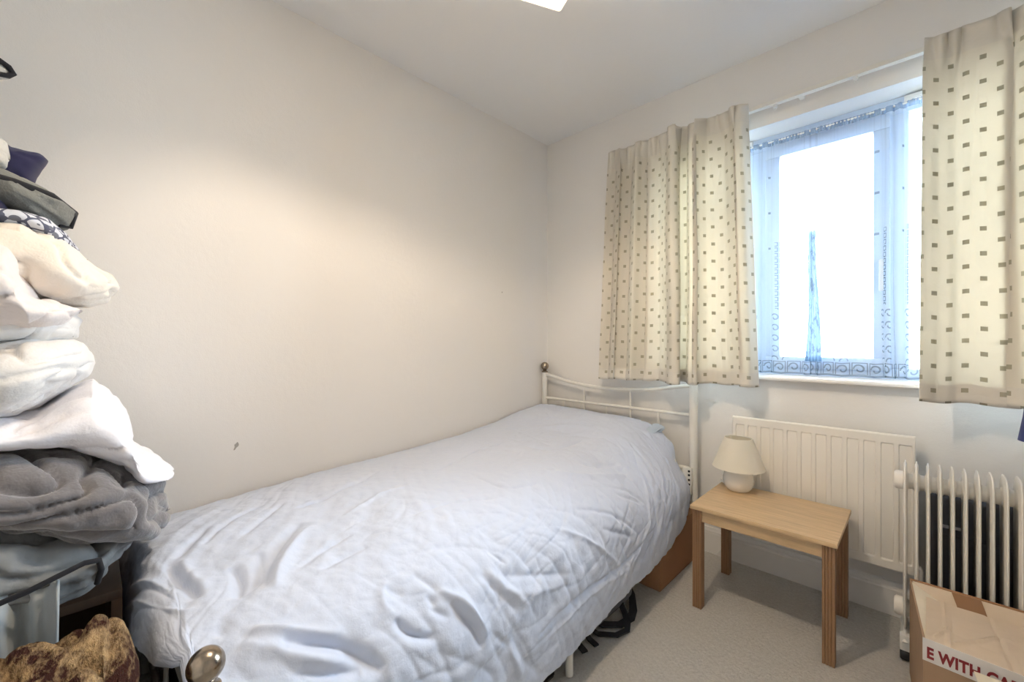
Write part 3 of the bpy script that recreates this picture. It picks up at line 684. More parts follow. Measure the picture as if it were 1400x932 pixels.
# second box in front of it, only a white-edged flap shows
cb2 = empty('cardboard_box', (2.05, -.95, 0)); O = local(cb2); tag(cb2, 'brown cardboard box with a raised pale flap at the bottom right corner', 'box')
m = MB(); p0, p1, p2, p3 = Vector((1.93, -.80)), Vector((1.93, -1.12)), Vector((2.30, -1.12)), Vector((2.30, -.80))
for a, b in ((p0, p1), (p1, p2), (p2, p3), (p3, p0)): wallq(m, a, b, .002, .20)
m.build('carton', M['card'], cb2, off=O, smooth=0)
flap('side_flap', [(1.931, -1.12, .201), (1.931, -.80, .201), (1.918, -.80, .260), (1.918, -1.08, .260)], M['cardcream'], bend=.002, wr=.002, seed=3, parent=cb2)
flap('back_flap', [(1.94, -.799, .201), (2.30, -.799, .201), (2.30, -.766, .300), (1.904, -.763, .301)], M['cardcream'], bend=.002, wr=.002, seed=4, parent=cb2)

# ------------------------------------------------------------------ bed frame
bed = empty('bed', (.52, -1.06, 0)); tag(bed, 'ivory metal single bed with curved rail headboard and round finials', 'bed'); O = local(bed)
HX0, HX1, HY = .030, 1.005, -.062; FX0, FX1, FY = .035, 1.010, -2.064
def fin(x, y, z, r, parent):
    prof = [(.017, 0), (.0205, .003), (.0205, .008), (.014, .011), (.0105, .017), (.014, .021)]
    for k in range(1, 16):
        a = -PI / 2 + .42 + (PI - .42) * k / 15; prof.append((max(r * math.cos(a), 0), .019 + r * .93 + r * 1.03 * math.sin(a)))
    MB().lathe(prof, (x, y, z), 32).build('finial', M['chrome'], parent, off=O, smooth=60)
def post(x, y, zt, rk, rp=.018):
    p = MB().tube([(x, y, .002), (x, y, .02), (x, y, zt * .5), (x, y, zt)], rp, 24).build('post', M['bedwhite'], bed, off=O, smooth=50); fin(x, y, zt, rk, p); return p
post(HX0, HY, .853, .026); post(HX1, HY, .843, .026, .020)
post(FX0, FY, .46, .026); post(FX1, FY, .508, .026)
def curve(x0, x1, y, zs, n=28):
    X = np.linspace(x0, x1, n); Z = _cr(np.array([[z] for z in zs], float), np.linspace(0, 1, n))[:, 0]; return [(a, y, b) for a, b in zip(X, Z)]
MB().tube(curve(HX0, HX1, HY, [.843, .806, .786, .786, .805, .838]), .0105, 14).build('top_rail', M['bedwhite'], bed, off=O)
MB().tube([(HX0, HY, .686), (HX1, HY, .688)], .0085, 12).build('cross_rail', M['bedwhite'], bed, off=O)
MB().tube([(HX0, HY, .415), (HX1, HY, .415)], .011, 12).build('lower_rail', M['bedwhite'], bed, off=O)
for x, z1 in ((.345, .787), (.655, .790)): MB().tube([(x, HY, .415), (x, HY, z1)], .0055, 10).build('spindle', M['bedwhite'], bed, off=O)
for x in (.19, .50, .82): MB().tube([(x, HY, .415), (x, HY, .687)], .0055, 10).build('spindle', M['bedwhite'], bed, off=O)
MB().tube(curve(FX0, FX1, FY, [.44, .42, .41, .41, .42, .47]), .0105, 12).build('foot_rail', M['bedwhite'], bed, off=O)
for x in (.25, .52, .79): MB().tube([(x, FY, .12), (x, FY, .41)], .0055, 10).build('spindle', M['bedwhite'], bed, off=O)
MB().tube([(FX0, FY, .12), (FX1, FY, .12)], .009, 12).build('lower_rail', M['bedwhite'], bed, off=O)
for x in (HX0 + .015, HX1 - .018):
    b = MB().box(x - .022, x + .022, HY - .042, HY - .020, .300, .428, .004)
    br = b.build('corner_bracket', M['bedwhite'], bed, off=O)
    for zz in (.415, .396, .372, .350): MB().lathe([(0, 0), (.0055, 0), (.0055, .002), (0, .003)], (x + .012, HY - .0455, zz), 12, 'y').build('bolt', M['black'], br, off=O)
for x in (.045, .995):
    MB().box(x - .003, x + .003, FY, HY - .02, .300, .345, .001).box(x - (.025 if x > .5 else 0), x + (0 if x > .5 else .025), FY, HY - .02, .300, .304, .001).build('side_rail', M['bedwhite'], bed, off=O)
for k in range(13): 
    y = -.2 - k * .148; MB().box(.05, .99, y - .03, y + .03, .305, .318, .002).build('slat', M['oak'], bed, off=O)
for x in (.06, 1.020): MB().tube([(x, -1.124, .002), (x, -1.124, .30)], .0125, 14).build('middle_leg', M['bedwhite'], bed, off=O)
MB().box(.06, 1.02, -1.134, -1.114, .285, .303, .002).build('middle_bar', M['bedwhite'], bed, off=O)

mt = MB().box(.058, .950, -2.035, -.12, .3185, .485, .035, 5).build('mattress', M['mattress']); tag(mt, 'mattress lying on the bed frame hidden under the pale blue duvet', 'mattress')

# ------------------------------------------------------------------ lumps of soft stuff
def lump(name, mat, xc, T, top, bot, seed, label, cat, wr=.010, tail=.30, n=3.0, parent=None, fold=1.0, taper=.10, nu=150, nv=120, dirz=1.0, shift=0, group=None):
    top = sorted(top); bot = sorted(bot); ya = min(top[0][0], bot[0][0]); yb = max(top[-1][0], bot[-1][0]); 
    zt0, zb0 = top[0][1], bot[0][1]; zc0 = (zt0 + zb0) / 2
    top = [(ya - tail, zc0 + .01), (ya - tail * .85, zc0 + (zt0 - zc0) * .7), (ya - tail * .5, zt0)] + top; bot = [(ya - tail, zc0 - .01), (ya - tail * .85, zc0 - (zc0 - zb0) * .7), (ya - tail * .5, zb0)] + bot
    y0 = ya - tail; a = np.linspace(0, 1, nu); a = .5 - .5 * np.cos(a * PI); a = .4 * a + .6 * np.linspace(0, 1, nu); Y = y0 + (yb - y0) * a
    zt = np.interp(Y, [p[0] for p in top], [p[1] for p in top]); zb = np.interp(Y, [p[0] for p in bot], [p[1] for p in bot]); zb = np.minimum(zb, zt - .001)
    e = np.minimum((Y - y0) / .10, (yb - Y) / taper); Tt = T * np.sqrt(np.clip(1 - (1 - np.clip(e, 0, 1)) ** 2, .02, 1))
    th = np.linspace(0, 2 * PI, nv, endpoint=False); c = np.cos(th); s = np.sin(th)
    X = np.sign(c) * np.abs(c) ** (2 / n); Z = np.sign(s) * np.abs(s) ** (2 / n)
    G = np.zeros((nu, nv, 3)); G[..., 1] = Y[:, None]; G[..., 0] = xc + Tt[:, None] * X[None]; G[..., 2] = ((zt + zb) / 2)[:, None] + ((zt - zb) / 2)[:, None] * Z[None]
    Gp = np.concatenate([G[:, -2:], G, G[:, :2]], 1); N = normals_grid(Gp)[:, 2:-2]
    ctr = np.stack([np.full(nu, xc), Y, (zt + zb) / 2], -1)[:, None]; sg = np.sign(((G - ctr) * N).sum(-1)); N = N * np.where(sg.mean() < 0, -1, 1)
    Q = G * np.array([9, 6, 16 * dirz]) + seed * 7.3; Wp = noise(G * 5 + seed)[..., None] * 1.6
    dsp = -wr * ridge(Q + Wp, 3) * fold + wr * .9 * noise(G * 7 + seed + 5) + wr * .35 * noise(G * 26 + seed)
    fade = np.clip((zt - zb) / .05, 0, 1)[:, None]; G = G + N * (dsp * (.35 + .65 * fade))[..., None]
    m = MB().grid(G, closed_v=True); m.f.append(tuple(range(nv))); m.f.append(tuple((nu - 1) * nv + k for k in range(nv)))
    o = m.build(name, mat, parent, smooth=180)
    if label: tag(o, label, cat, group)
    return o
PILE = json.loads('''{"A":[0.4,[[-2.412,0.733],[-2.328,0.726],[-2.265,0.7],[-2.196,0.669],[-2.126,0.653],[-2.111,0.637],[-2.102,0.62]],[[-2.412,0.572],[-2.328,0.536],[-2.287,0.532],[-2.237,0.505],[-2.208,0.515],[-2.178,0.533],[-2.153,0.567],[-2.119,0.599],[-2.102,0.62]]],"B":[0.4,[[-2.412,0.857],[-2.328,0.845],[-2.265,0.841],[-2.208,0.826],[-2.146,0.788],[-2.091,0.748],[-2.063,0.702],[-2.051,0.651],[-2.048,0.627]],[[-2.412,0.719],[-2.328,0.694],[-2.265,0.666],[-2.196,0.634],[-2.132,0.611],[-2.091,0.594],[-2.068,0.594],[-2.054,0.609],[-2.048,0.627]]],"C":[0.38,[[-2.415,0.923],[-2.33,0.913],[-2.267,0.912],[-2.22,0.952],[-2.199,0.966],[-2.186,0.969],[-2.158,0.939],[-2.129,0.88],[-2.118,0.813],[-2.11,0.789],[-2.068,0.754],[-2.037,0.724]],[[-2.415,0.857],[-2.33,0.846],[-2.278,0.838],[-2.22,0.82],[-2.158,0.78],[-2.104,0.735],[-2.058,0.713],[-2.037,0.724]]],"D":[0.38,[[-2.415,1.06],[-2.33,1.069],[-2.278,1.08],[-2.232,1.073],[-2.202,1.059],[-2.187,1.035],[-2.184,1.011]],[[-2.415,0.914],[-2.33,0.903],[-2.299,0.902],[-2.267,0.919],[-2.238,0.946],[-2.214,0.965],[-2.194,0.982],[-2.184,1.011]]],"E":[0.36,[[-2.418,1.133],[-2.332,1.138],[-2.268,1.141],[-2.221,1.13],[-2.205,1.113]],[[-2.418,1.042],[-2.332,1.044],[-2.268,1.053],[-2.216,1.07],[-2.205,1.113]]],"F":[0.42,[[-2.409,1.26],[-2.326,1.282],[-2.301,1.26],[-2.284,1.214],[-2.273,1.164],[-2.237,1.14],[-2.204,1.135]],[[-2.409,1.05],[-2.326,1.06],[-2.306,1.061],[-2.275,1.073],[-2.242,1.093],[-2.22,1.112],[-2.204,1.135]]],"G":[0.38,[[-2.415,1.311],[-2.33,1.324],[-2.288,1.324],[-2.244,1.299],[-2.208,1.252],[-2.19,1.234],[-2.158,1.219],[-2.142,1.192]],[[-2.415,1.132],[-2.33,1.137],[-2.288,1.146],[-2.244,1.142],[-2.196,1.144],[-2.163,1.159],[-2.153,1.178],[-2.142,1.192]]],"H":[0.34,[[-2.421,1.324],[-2.334,1.333],[-2.291,1.34],[-2.257,1.335],[-2.233,1.311],[-2.211,1.281],[-2.196,1.245]],[[-2.421,1.272],[-2.334,1.287],[-2.291,1.285],[-2.257,1.265],[-2.233,1.247],[-2.209,1.24],[-2.196,1.245]]]}''')
def pl(k, name, mat, T, seed, label, cat, **kw):
    x, a, b = PILE[k]; return lump(name, M[mat], x, T, a, b, seed, label, cat, **kw)
pl('A', 'bed_sheet', 'greysheet', .24, 1, 'crumpled blue grey sheet at the bottom of the bedding pile', 'bedding', wr=.022, n=2.6)
pl('B', 'fleece_blanket', 'greyfleece', .26, 2, 'folded dark grey fleece blanket in the lower part of the bedding pile', 'blanket', wr=.020, n=2.6)
pl('C', 'bed_sheet', 'whitesheet', .24, 3, 'bright white sheet with a pointed corner spilling over the grey fleece blanket', 'bedding', wr=.010, n=2.2)
pl('D', 'pillow', 'whitepillow', .27, 4, 'plump white pillow halfway up the bedding pile on the white sheet', 'pillow', wr=.010, n=2.3)
pl('E', 'bed_sheet', 'whitepillow', .22, 5, 'thin off white folded sheet squeezed between the two pillows of the pile', 'bedding', wr=.008, n=2.5)
pl('F', 'pillow', 'pinkpillow', .25, 6, 'blush white pillow in front of the cream quilt at the left edge', 'pillow', wr=.012, n=2.2)
pl('G', 'quilt', 'creamduvet', .20, 7, 'folded cream quilt near the top of the bedding pile', 'quilt', wr=.012, n=2.4)
pl('H', 'printed_cloth', 'print', .20, 8, 'grey and white printed cotton cloth lying on the cream quilt', 'cloth', wr=.006, n=2.2)

def slab(name, poly, xc, T, mat, seed, label=None, cat=None, parent=None, wr=.006, lean=0.0, ring=16, rs=140):
    """soft flat garment: star-shaped outline in the y-z plane, thick in x and rounded at its edge"""
    P = np.array(poly, float); c = P.mean(0); L = np.r_[0, np.cumsum(np.linalg.norm(np.diff(np.vstack([P, P[:1]]), axis=0), axis=1))]; q = np.linspace(0, L[-1], rs, endpoint=False)
    Pc = np.vstack([P, P[:1]]); R = np.stack([np.interp(q, L, Pc[:, 0]), np.interp(q, L, Pc[:, 1])], -1); G = []
    rr = np.sin(np.linspace(0, PI, ring * 2 + 1)); 
    for k, r in enumerate(np.maximum(rr, .01)):
        side = -1 if k < ring else 1; h = side * T * math.sqrt(max(0, 1 - r ** 3)); pt = c + (R - c) * r
        G.append(np.stack([np.full(rs, xc + h) + lean * (pt[:, 1] - c[1]), pt[:, 0], pt[:, 1]], -1))
    G = np.array(G); nz = noise(G * np.array([8, 22, 22]) + seed) * wr + noise(G * 50 + seed) * wr * .3 - wr * ridge(G * np.array([6, 14, 26]) + seed, 3) * .8; G[..., 0] += nz * np.sign(G[..., 0] - xc - lean * (G[..., 2] - c[1]) + 1e-6)
    m = MB().grid(G, closed_v=True); m.f.append(tuple(range(rs))); m.f.append(tuple((2 * ring) * rs + k for k in range(rs)))
    o = m.build(name, mat, parent, smooth=180)
    if label: tag(o, label, cat)
    return o
g1 = slab('canvas_jacket', [(-2.52, 1.43), (-2.45, 1.425), (-2.388, 1.425), (-2.33, 1.437), (-2.304, 1.424), (-2.283, 1.416), (-2.255, 1.403), (-2.23, 1.382), (-2.214, 1.367), (-2.228, 1.334), (-2.239, 1.336), (-2.253, 1.323), (-2.283, 1.322), (-2.31, 1.328), (-2.40, 1.325), (-2.52, 1.325)], .36, .15, M['greygarment'], 21,
          'grey canvas jacket with black trim folded on top of the bedding pile', 'jacket', wr=.012)
tr1 = MB().tube([(.515, -2.43, 1.405), (.512, -2.345, 1.392), (.505, -2.30, 1.385), (.47, -2.252, 1.378), (.38, -2.219, 1.366), (.36, -2.228, 1.338), (.38, -2.245, 1.334)], [.006, .007, .008, .008, .008, .009, .006], 10)
tr1.build('black_trim', M['blackcloth'], g1)
slab('navy_shirt', [(-2.50, 1.35), (-2.50, 1.52), (-2.40, 1.535), (-2.352, 1.519), (-2.332, 1.520), (-2.317, 1.504), (-2.295, 1.502), (-2.27, 1.503), (-2.262, 1.492), (-2.27, 1.473), (-2.279, 1.45), (-2.285, 1.425), (-2.30, 1.415), (-2.36, 1.40)], .33, .05, M['navy'], 31,
     'navy shirt with its collar poking up behind the grey canvas jacket', 'shirt', wr=.007)
slab('pale_grey_jumper', [(-2.56, 1.44), (-2.56, 1.50), (-2.45, 1.515), (-2.367, 1.500), (-2.328, 1.487), (-2.313, 1.476), (-2.309, 1.449), (-2.314, 1.425), (-2.34, 1.412), (-2.45, 1.405)], .46, .06, M['palegrey'], 41,
     'pale grey jumper lying over the canvas jacket beside the navy shirt', 'jumper', wr=.012)
slab('navy_trousers', [(-2.60, 1.31), (-2.60, 1.37), (-2.45, 1.37), (-2.34, 1.372), (-2.318, 1.350), (-2.304, 1.321), (-2.34, 1.305), (-2.45, 1.30)], .475, .05, M['navy'], 51,
     'folded navy trousers lying on the cream quilt below the pale grey jumper', 'trousers', wr=.006)
# bag with a black piped edge hanging on the rear wall, its corner reaching into view
bg = empty('hanging_bag', (.40, -2.58, 1.60)); tag(bg, 'grey bag with black piped edge hanging at the top left edge', 'bag'); O = local(bg)
slab('bag_body', [(-2.84, 1.30), (-2.84, 1.80), (-2.60, 1.80), (-2.45, 1.735), (-2.36, 1.68), (-2.328, 1.665), (-2.314, 1.655), (-2.309, 1.641), (-2.318, 1.632), (-2.36, 1.622), (-2.46, 1.58), (-2.55, 1.45), (-2.62, 1.30)], .40, .035, M['palegrey'], 61, wr=.003)
bb = bpy.data.objects['bag_body']; bb.parent = bg; bb.location = (-O[0], -O[1], -O[2])
MB().tube([(.437, -2.60, 1.785), (.434, -2.46, 1.725), (.432, -2.37, 1.680), (.42, -2.335, 1.664), (.412, -2.315, 1.654), (.410, -2.309, 1.643), (.413, -2.316, 1.634), (.42, -2.335, 1.629), (.432, -2.37, 1.625), (.434, -2.46, 1.585), (.436, -2.55, 1.46), (.437, -2.61, 1.32)], .0055, 10).build('piped_edge', M['blackcloth'], bg, off=O)
MB().tube([(.40, -2.80, 1.79), (.40, -2.83, 1.90), (.40, -2.835, 1.93), (.40, -2.82, 1.90), (.40, -2.72, 1.79)], .008, 8).build('strap', M['blackcloth'], bg, off=O)
hk = MB().tube([(.40, -2.85, 1.925), (.40, -2.82, 1.918), (.40, -2.80, 1.925), (.40, -2.797, 1.94)], .004, 8).box(.385, .415, -2.85, -2.845, 1.89, 1.95, .001).build('wall_hook', M['chrome']); tag(hk, 'metal hook on the rear wall holding the grey bag', 'hook')
# cord lying over the grey sheet
cd = MB().tube([(.655, -2.48, .590), (.668, -2.40, .594), (.671, -2.33, .600), (.668, -2.27, .612), (.662, -2.235, .622), (.652, -2.20, .630), (.640, -2.180, .624), (.630, -2.176, .600), (.62, -2.182, .570)], .0052, 10).build('black_cord', M['blackcloth']); tag(cd, 'thick black cord lying across the blue grey sheet', 'cord')

# dark wooden open-fronted cabinet under the pile
cbn = empty('cabinet', (.30, -2.46, 0)); tag(cbn, 'dark brown wooden open cabinet standing at the foot of the bed', 'cabinet'); O = local(cbn)
cx0, cx1, cy0, cy1, cz = .02, .555, -2.80, -2.142, .515
MB().box(cx0, cx1, cy0, cy1, cz - .02, cz, .002).build('top_panel', M['brown'], cbn, off=O)
MB().box(cx0, cx1, cy1 - .018, cy1, .0, cz - .02, .001).build('side_panel', M['brown'], cbn, off=O)
MB().box(cx0, cx1, cy0, cy0 + .018, .0, cz - .02, .001).build('side_panel', M['brown'], cbn, off=O)
MB().box(cx0, cx0 + .012, cy0 + .018, cy1 - .018, .0, cz - .02).build('back_panel', M['brown'], cbn, off=O)
MB().box(cx0 + .012, cx1 - .01, cy0 + .018, cy1 - .018, .06, .078).build('shelf', M['brown'], cbn, off=O)
MB().box(cx1 - .018, cx1, -2.315, -2.300, .0, cz - .02, .001).build('divider', M['brown'], cbn, off=O)
# pale grey plastic tub beside it
def rrect(cx, cy, hx, hy, r, n=8):
    out = []
    for (sx, sy, a0) in ((1, 1, 0), (-1, 1, PI / 2), (-1, -1, PI), (1, -1, 1.5 * PI)):
        for k in range(n + 1): a = a0 + PI / 2 * k / n; out.append((cx + sx * (hx - r) + r * math.cos(a), cy + sy * (hy - r) + r * math.sin(a)))
    return out
sheet = bpy.data.objects['bed_sheet']
zz = np.linspace(.10, .612, 60)[:, None]; vv = np.linspace(0, 1, 70)[None]
GX = .646 + .020 * np.sin(vv * 7 + .6) + .008 * np.sin(vv * 21 + zz * 9) + .02 * (.64 - zz) - .05 * np.clip((zz - .56) / .08, 0, 1) ** 2; GY = -2.352 + (.118 - .02 * (.64 - zz)) * vv; GG = np.stack([GX, GY, zz + 0 * vv], -1)
he = MB().grid(GG).build('hanging_end', M['silvercloth'], sheet, smooth=180); q_ = he.modifiers.new('t', 'SOLIDIFY'); q_.thickness = .004
# low box with a fleece throw in front of the cabinet
lb = empty('storage_box', (.80, -2.42, 0)); tag(lb, 'low dark storage box under the tan and brown fleece throw', 'box'); O = local(lb)
MB().box(.76, 1.00, -2.62, -2.20, .003, .40, .008).build('box_body', M['brown'], lb, off=O); MB().box(.75, 1.01, -2.63, -2.19, .40, .425, .006).build('lid', M['brown'], lb, off=O)

# ------------------------------------------------------------------ tan fleece throw
def throw():
    nu, nv = 180, 120; u = np.linspace(0, 1, nu)[:, None] + np.zeros((1, nv)); v = np.linspace(0, 2 * PI, nv, endpoint=False)[None] + np.zeros((nu, 1))
    top = np.array([[-2.66, .50], [-2.55, .56], [-2.42, .585], [-2.33, .588], [-2.28, .590], [-2.22, .585], [-2.175, .587], [-2.150, .575], [-2.135, .535]])
    bot = np.array([[-2.66, .44], [-2.55, .427], [-2.42, .427], [-2.30, .427], [-2.24, .427], [-2.20, .435], [-2.17, .45], [-2.150, .48], [-2.135, .528]])
    Y = -2.66 + .525 * u; zt = np.interp(Y[:, 0], top[:, 0], top[:, 1])[:, None]; zb = np.interp(Y[:, 0], bot[:, 0], bot[:, 1])[:, None]
    e = np.minimum((Y + 2.66) / .06, (-2.135 - Y) / .05); T = .15 * np.sqrt(np.clip(1 - (1 - np.clip(e, 0, 1)) ** 2, .03, 1)); c, s = np.cos(v), np.sin(v)
    X = np.sign(c) * np.abs(c) ** .8; Z = np.sign(s) * np.abs(s) ** .8
    G = np.stack([.88 + T * X, Y, (zt + zb) / 2 + (zt - zb) / 2 * Z], -1)
    Gp = np.concatenate([G[:, -2:], G, G[:, :2]], 1); N = normals_grid(Gp)[:, 2:-2]; sg = ((G - G.mean(1, keepdims=True)) * N).sum(-1).mean(); N = N * (-1 if sg < 0 else 1)
    d = -.022 * ridge(G * np.array([5, 18, 14]) + 3, 2) + .012 * noise(G * 14) + .006 * noise(G * 60)
    G = G + N * d[..., None] * np.clip(e, .2, 1)[..., None]
    m = MB().grid(G, closed_v=True); m.f.append(tuple(range(nv))); m.f.append(tuple((nu - 1) * nv + k for k in range(nv)))
    o = m.build('fleece_throw', M['fur'], smooth=180); tag(o, 'shaggy tan and dark brown fleece throw in the bottom left corner', 'throw')
throw()

# ------------------------------------------------------------------ pillow and duvet
def pillow():
    nu, nv = 110, 80; u = np.linspace(-1, 1, nu)[:, None]; v = np.linspace(-1, 1, nv)[None]
    ed = (1 - np.abs(u) ** 3) * (1 - np.abs(v) ** 3); th = .060 * np.clip(ed, 0, 1) ** .55
    w = .375 * (1 - .05 * (1 - np.abs(v) ** 2)); hgt = .155 * (1 - .08 * (1 - np.abs(u) ** 2))
    X = .490 + u * w; Y = -.270 + v * hgt + 0 * u; parts = []
    for s in (1, -1):
        Z = .560 + .02 * (Y + .27) / .17 + s * th + .004 * noise(np.stack([X * 12, Y * 12, X * 0 + s], -1)) * ed + .035 * np.clip((u - .6) / .4, 0, 1) * np.clip(v, 0, 1)
        parts.append(np.stack([X, Y, Z], -1))
    m = MB(); m.grid(parts[0]); m.grid(parts[1]); o = m.build('pillow', M['pillowblue'], smooth=180)
    tag(o, 'blue grey pillow with one corner showing from under the duvet at the headboard', 'pillow')
    sm = o.modifiers.new('weld', 'WELD'); sm.merge_threshold = .002
    # flat hem flap of the pillowcase at its right rear corner
    a = MB(); a.grid(np.array([[(.800, -.150, .612), (.800, -.100, .622), (.800, -.080, .626)], [(.835, -.148, .606), (.838, -.100, .624), (.838, -.080, .628)], [(.868, -.146, .588), (.872, -.100, .606), (.872, -.080, .610)]]))
    f = a.build('pillowcase_hem', M['pillowblue'], o, smooth=180); q = f.modifiers.new('t', 'SOLIDIFY'); q.thickness = .006; s2 = f.modifiers.new('s', 'SUBSURF'); s2.levels = 2; s2.render_levels = 2
pillow()

FOLDS = json.loads('[[-0.01,0.012,[[0.4131,0.852],[0.3205,0.8186]]],[-0.008,0.01,[[0.3938,0.8282],[0.305,0.79],[0.2664,0.7518]]],[-0.008,0.01,[[0.4015,0.7924],[0.3012,0.7327]]],[-0.018,0.014,[[0.4363,0.8592],[0.4981,0.8544],[0.5714,0.8473]]],[0.01,0.018,[[0.4324,0.8496],[0.4981,0.8473],[0.5792,0.8425]]],[-0.014,0.014,[[0.5097,0.8162],[0.5637,0.8162],[0.6062,0.8234]]],[-0.014,0.014,[[0.4942,0.79],[0.5598,0.7995],[0.6062,0.8162]]],[-0.016,0.018,[[0.4286,0.7375],[0.4903,0.7709],[0.5521,0.7924],[0.6062,0.8019]]],[0.012,0.02,[[0.4595,0.7327],[0.5212,0.7637],[0.5753,0.7852],[0.6255,0.7971]]],[-0.008,0.014,[[0.6139,0.7566],[0.5985,0.7303],[0.5946,0.7041]]],[-0.01,0.012,[[0.3552,0.7255],[0.3243,0.6611],[0.2703,0.5871]]],[-0.006,0.01,[[0.583,0.7685],[0.5521,0.7327],[0.5405,0.7064]]],[-0.008,0.014,[[0.6023,0.8735],[0.6525,0.9021]]],[-0.008,0.016,[[0.6486,0.8425],[0.6718,0.8425]]],[0.008,0.012,[[0.2973,0.9356],[0.5174,0.8735]]],[0.008,0.012,[[0.3359,0.9451],[0.5405,0.9045],[0.5985,0.8544]]],[-0.007,0.012,[[0.3398,0.9403],[0.5483,0.8735]]],[-0.008,0.012,[[0.4247,0.9547],[0.5792,0.8902]]],[0.026,0.014,[[0.6834,0.8234],[0.7027,0.8043],[0.7336,0.7661]]],[-0.045,0.02,[[0.7143,0.8067],[0.7452,0.7685],[0.7722,0.7518],[0.7992,0.7375]]],[-0.032,0.018,[[0.7568,0.8019],[0.7915,0.7542]]],[0.028,0.026,[[0.6988,0.8329],[0.7375,0.8019],[0.7683,0.7685]]],[-0.013,0.012,[[0.6873,0.6826],[0.7143,0.673],[0.7259,0.6683]]],[-0.01,0.012,[[0.6911,0.7136],[0.7143,0.7017]]],[0.012,0.014,[[0.6834,0.7112],[0.7066,0.7208],[0.7259,0.7208],[0.7529,0.7064]]],[-0.03,0.014,[[0.7413,0.716],[0.7683,0.7064],[0.7876,0.685]]],[-0.032,0.015,[[0.749,0.6587],[0.7838,0.6444],[0.8069,0.6348],[0.8378,0.6301]]],[0.022,0.014,[[0.7259,0.6659],[0.7529,0.6468],[0.7876,0.6325],[0.8263,0.6205]]],[-0.012,0.01,[[0.7259,0.6802],[0.7452,0.6754]]],[-0.014,0.013,[[0.7452,0.6826],[0.7683,0.6635]]],[-0.012,0.012,[[0.7336,0.6134],[0.7683,0.599],[0.8185,0.5776]]],[0.008,0.014,[[0.7336,0.6038],[0.7722,0.5871],[0.8224,0.5585]]],[-0.012,0.016,[[0.7529,0.5871],[0.7876,0.5346],[0.8224,0.4749]]],[0.012,0.022,[[0.7645,0.599],[0.8031,0.5585],[0.834,0.494]]],[-0.01,0.014,[[0.8263,0.6158],[0.8764,0.5871]]],[-0.01,0.014,[[0.8571,0.5847],[0.9112,0.568],[0.9768,0.537]]],[0.01,0.014,[[0.8417,0.599],[0.8996,0.5823],[0.9498,0.5656]]],[-0.008,0.005,[[0.7066,0.5895],[0.7413,0.5752]]],[-0.006,0.01,[[0.6255,0.358],[0.6795,0.3842]]],[-0.01,0.022,[[0.3938,0.3294],[0.4788,0.3031],[0.5058,0.2124]]],[0.008,0.025,[[0.1699,0.2291],[0.3514,0.1718],[0.5174,0.148]]],[-0.01,0.022,[[0.5792,0.3174],[0.6409,0.2936],[0.6718,0.2363]]],[0.007,0.02,[[0.583,0.4033],[0.6525,0.3413],[0.7143,0.2458]]],[-0.008,0.01,[[0.6178,0.0621],[0.7259,0.0621],[0.8147,0.0883],[0.888,0.1169]]],[-0.009,0.01,[[0.749,0.1957],[0.8224,0.2148],[0.8842,0.2267],[0.9459,0.2745]]],[0.007,0.01,[[0.7259,0.1981],[0.8108,0.2387],[0.8649,0.2601],[0.9228,0.3055]]],[-0.008,0.01,[[0.6293,0.1408],[0.7413,0.1671],[0.8456,0.179],[0.9189,0.1957]]],[-0.007,0.012,[[0.7876,0.3842],[0.8533,0.3079]]],[-0.006,0.01,[[0.7876,0.3914],[0.8687,0.3819],[0.9189,0.3604]]],[-0.006,0.01,[[0.7181,0.4153],[0.7722,0.3508],[0.861,0.2864]]],[-0.006,0.012,[[0.668,0.4845],[0.722,0.4296],[0.7799,0.401]]],[-0.006,0.01,[[0.7413,0.3126],[0.7992,0.2506]]],[-0.005,0.008,[[0.6718,0.358],[0.749,0.2792],[0.8108,0.2434]]],[0.006,0.01,[[0.7297,0.4749],[0.7954,0.4177],[0.8842,0.358]]],[-0.008,0.01,[[0.8958,0.5394],[0.8842,0.4654],[0.9035,0.3341],[0.8726,0.2172]]],[0.006,0.008,[[0.9189,0.5298],[0.9035,0.4511],[0.9266,0.315]]],[-0.005,0.01,[[0.4556,0.4916],[0.5792,0.4893],[0.6178,0.432]]],[-0.005,0.01,[[0.5521,0.6372],[0.5598,0.5728],[0.6062,0.5179]]],[-0.005,0.01,[[0.6448,0.6897],[0.668,0.6253],[0.7336,0.5632]]],[-0.005,0.008,[[0.3977,0.5251],[0.3475,0.4177],[0.3514,0.3413]]],[0.006,0.012,[[0.4595,0.6921],[0.4208,0.6325],[0.4247,0.5871]]],[-0.006,0.012,[[0.8069,0.6826],[0.8417,0.6516],[0.9035,0.611]]],[-0.008,0.014,[[0.7876,0.7112],[0.8301,0.685]]]]')
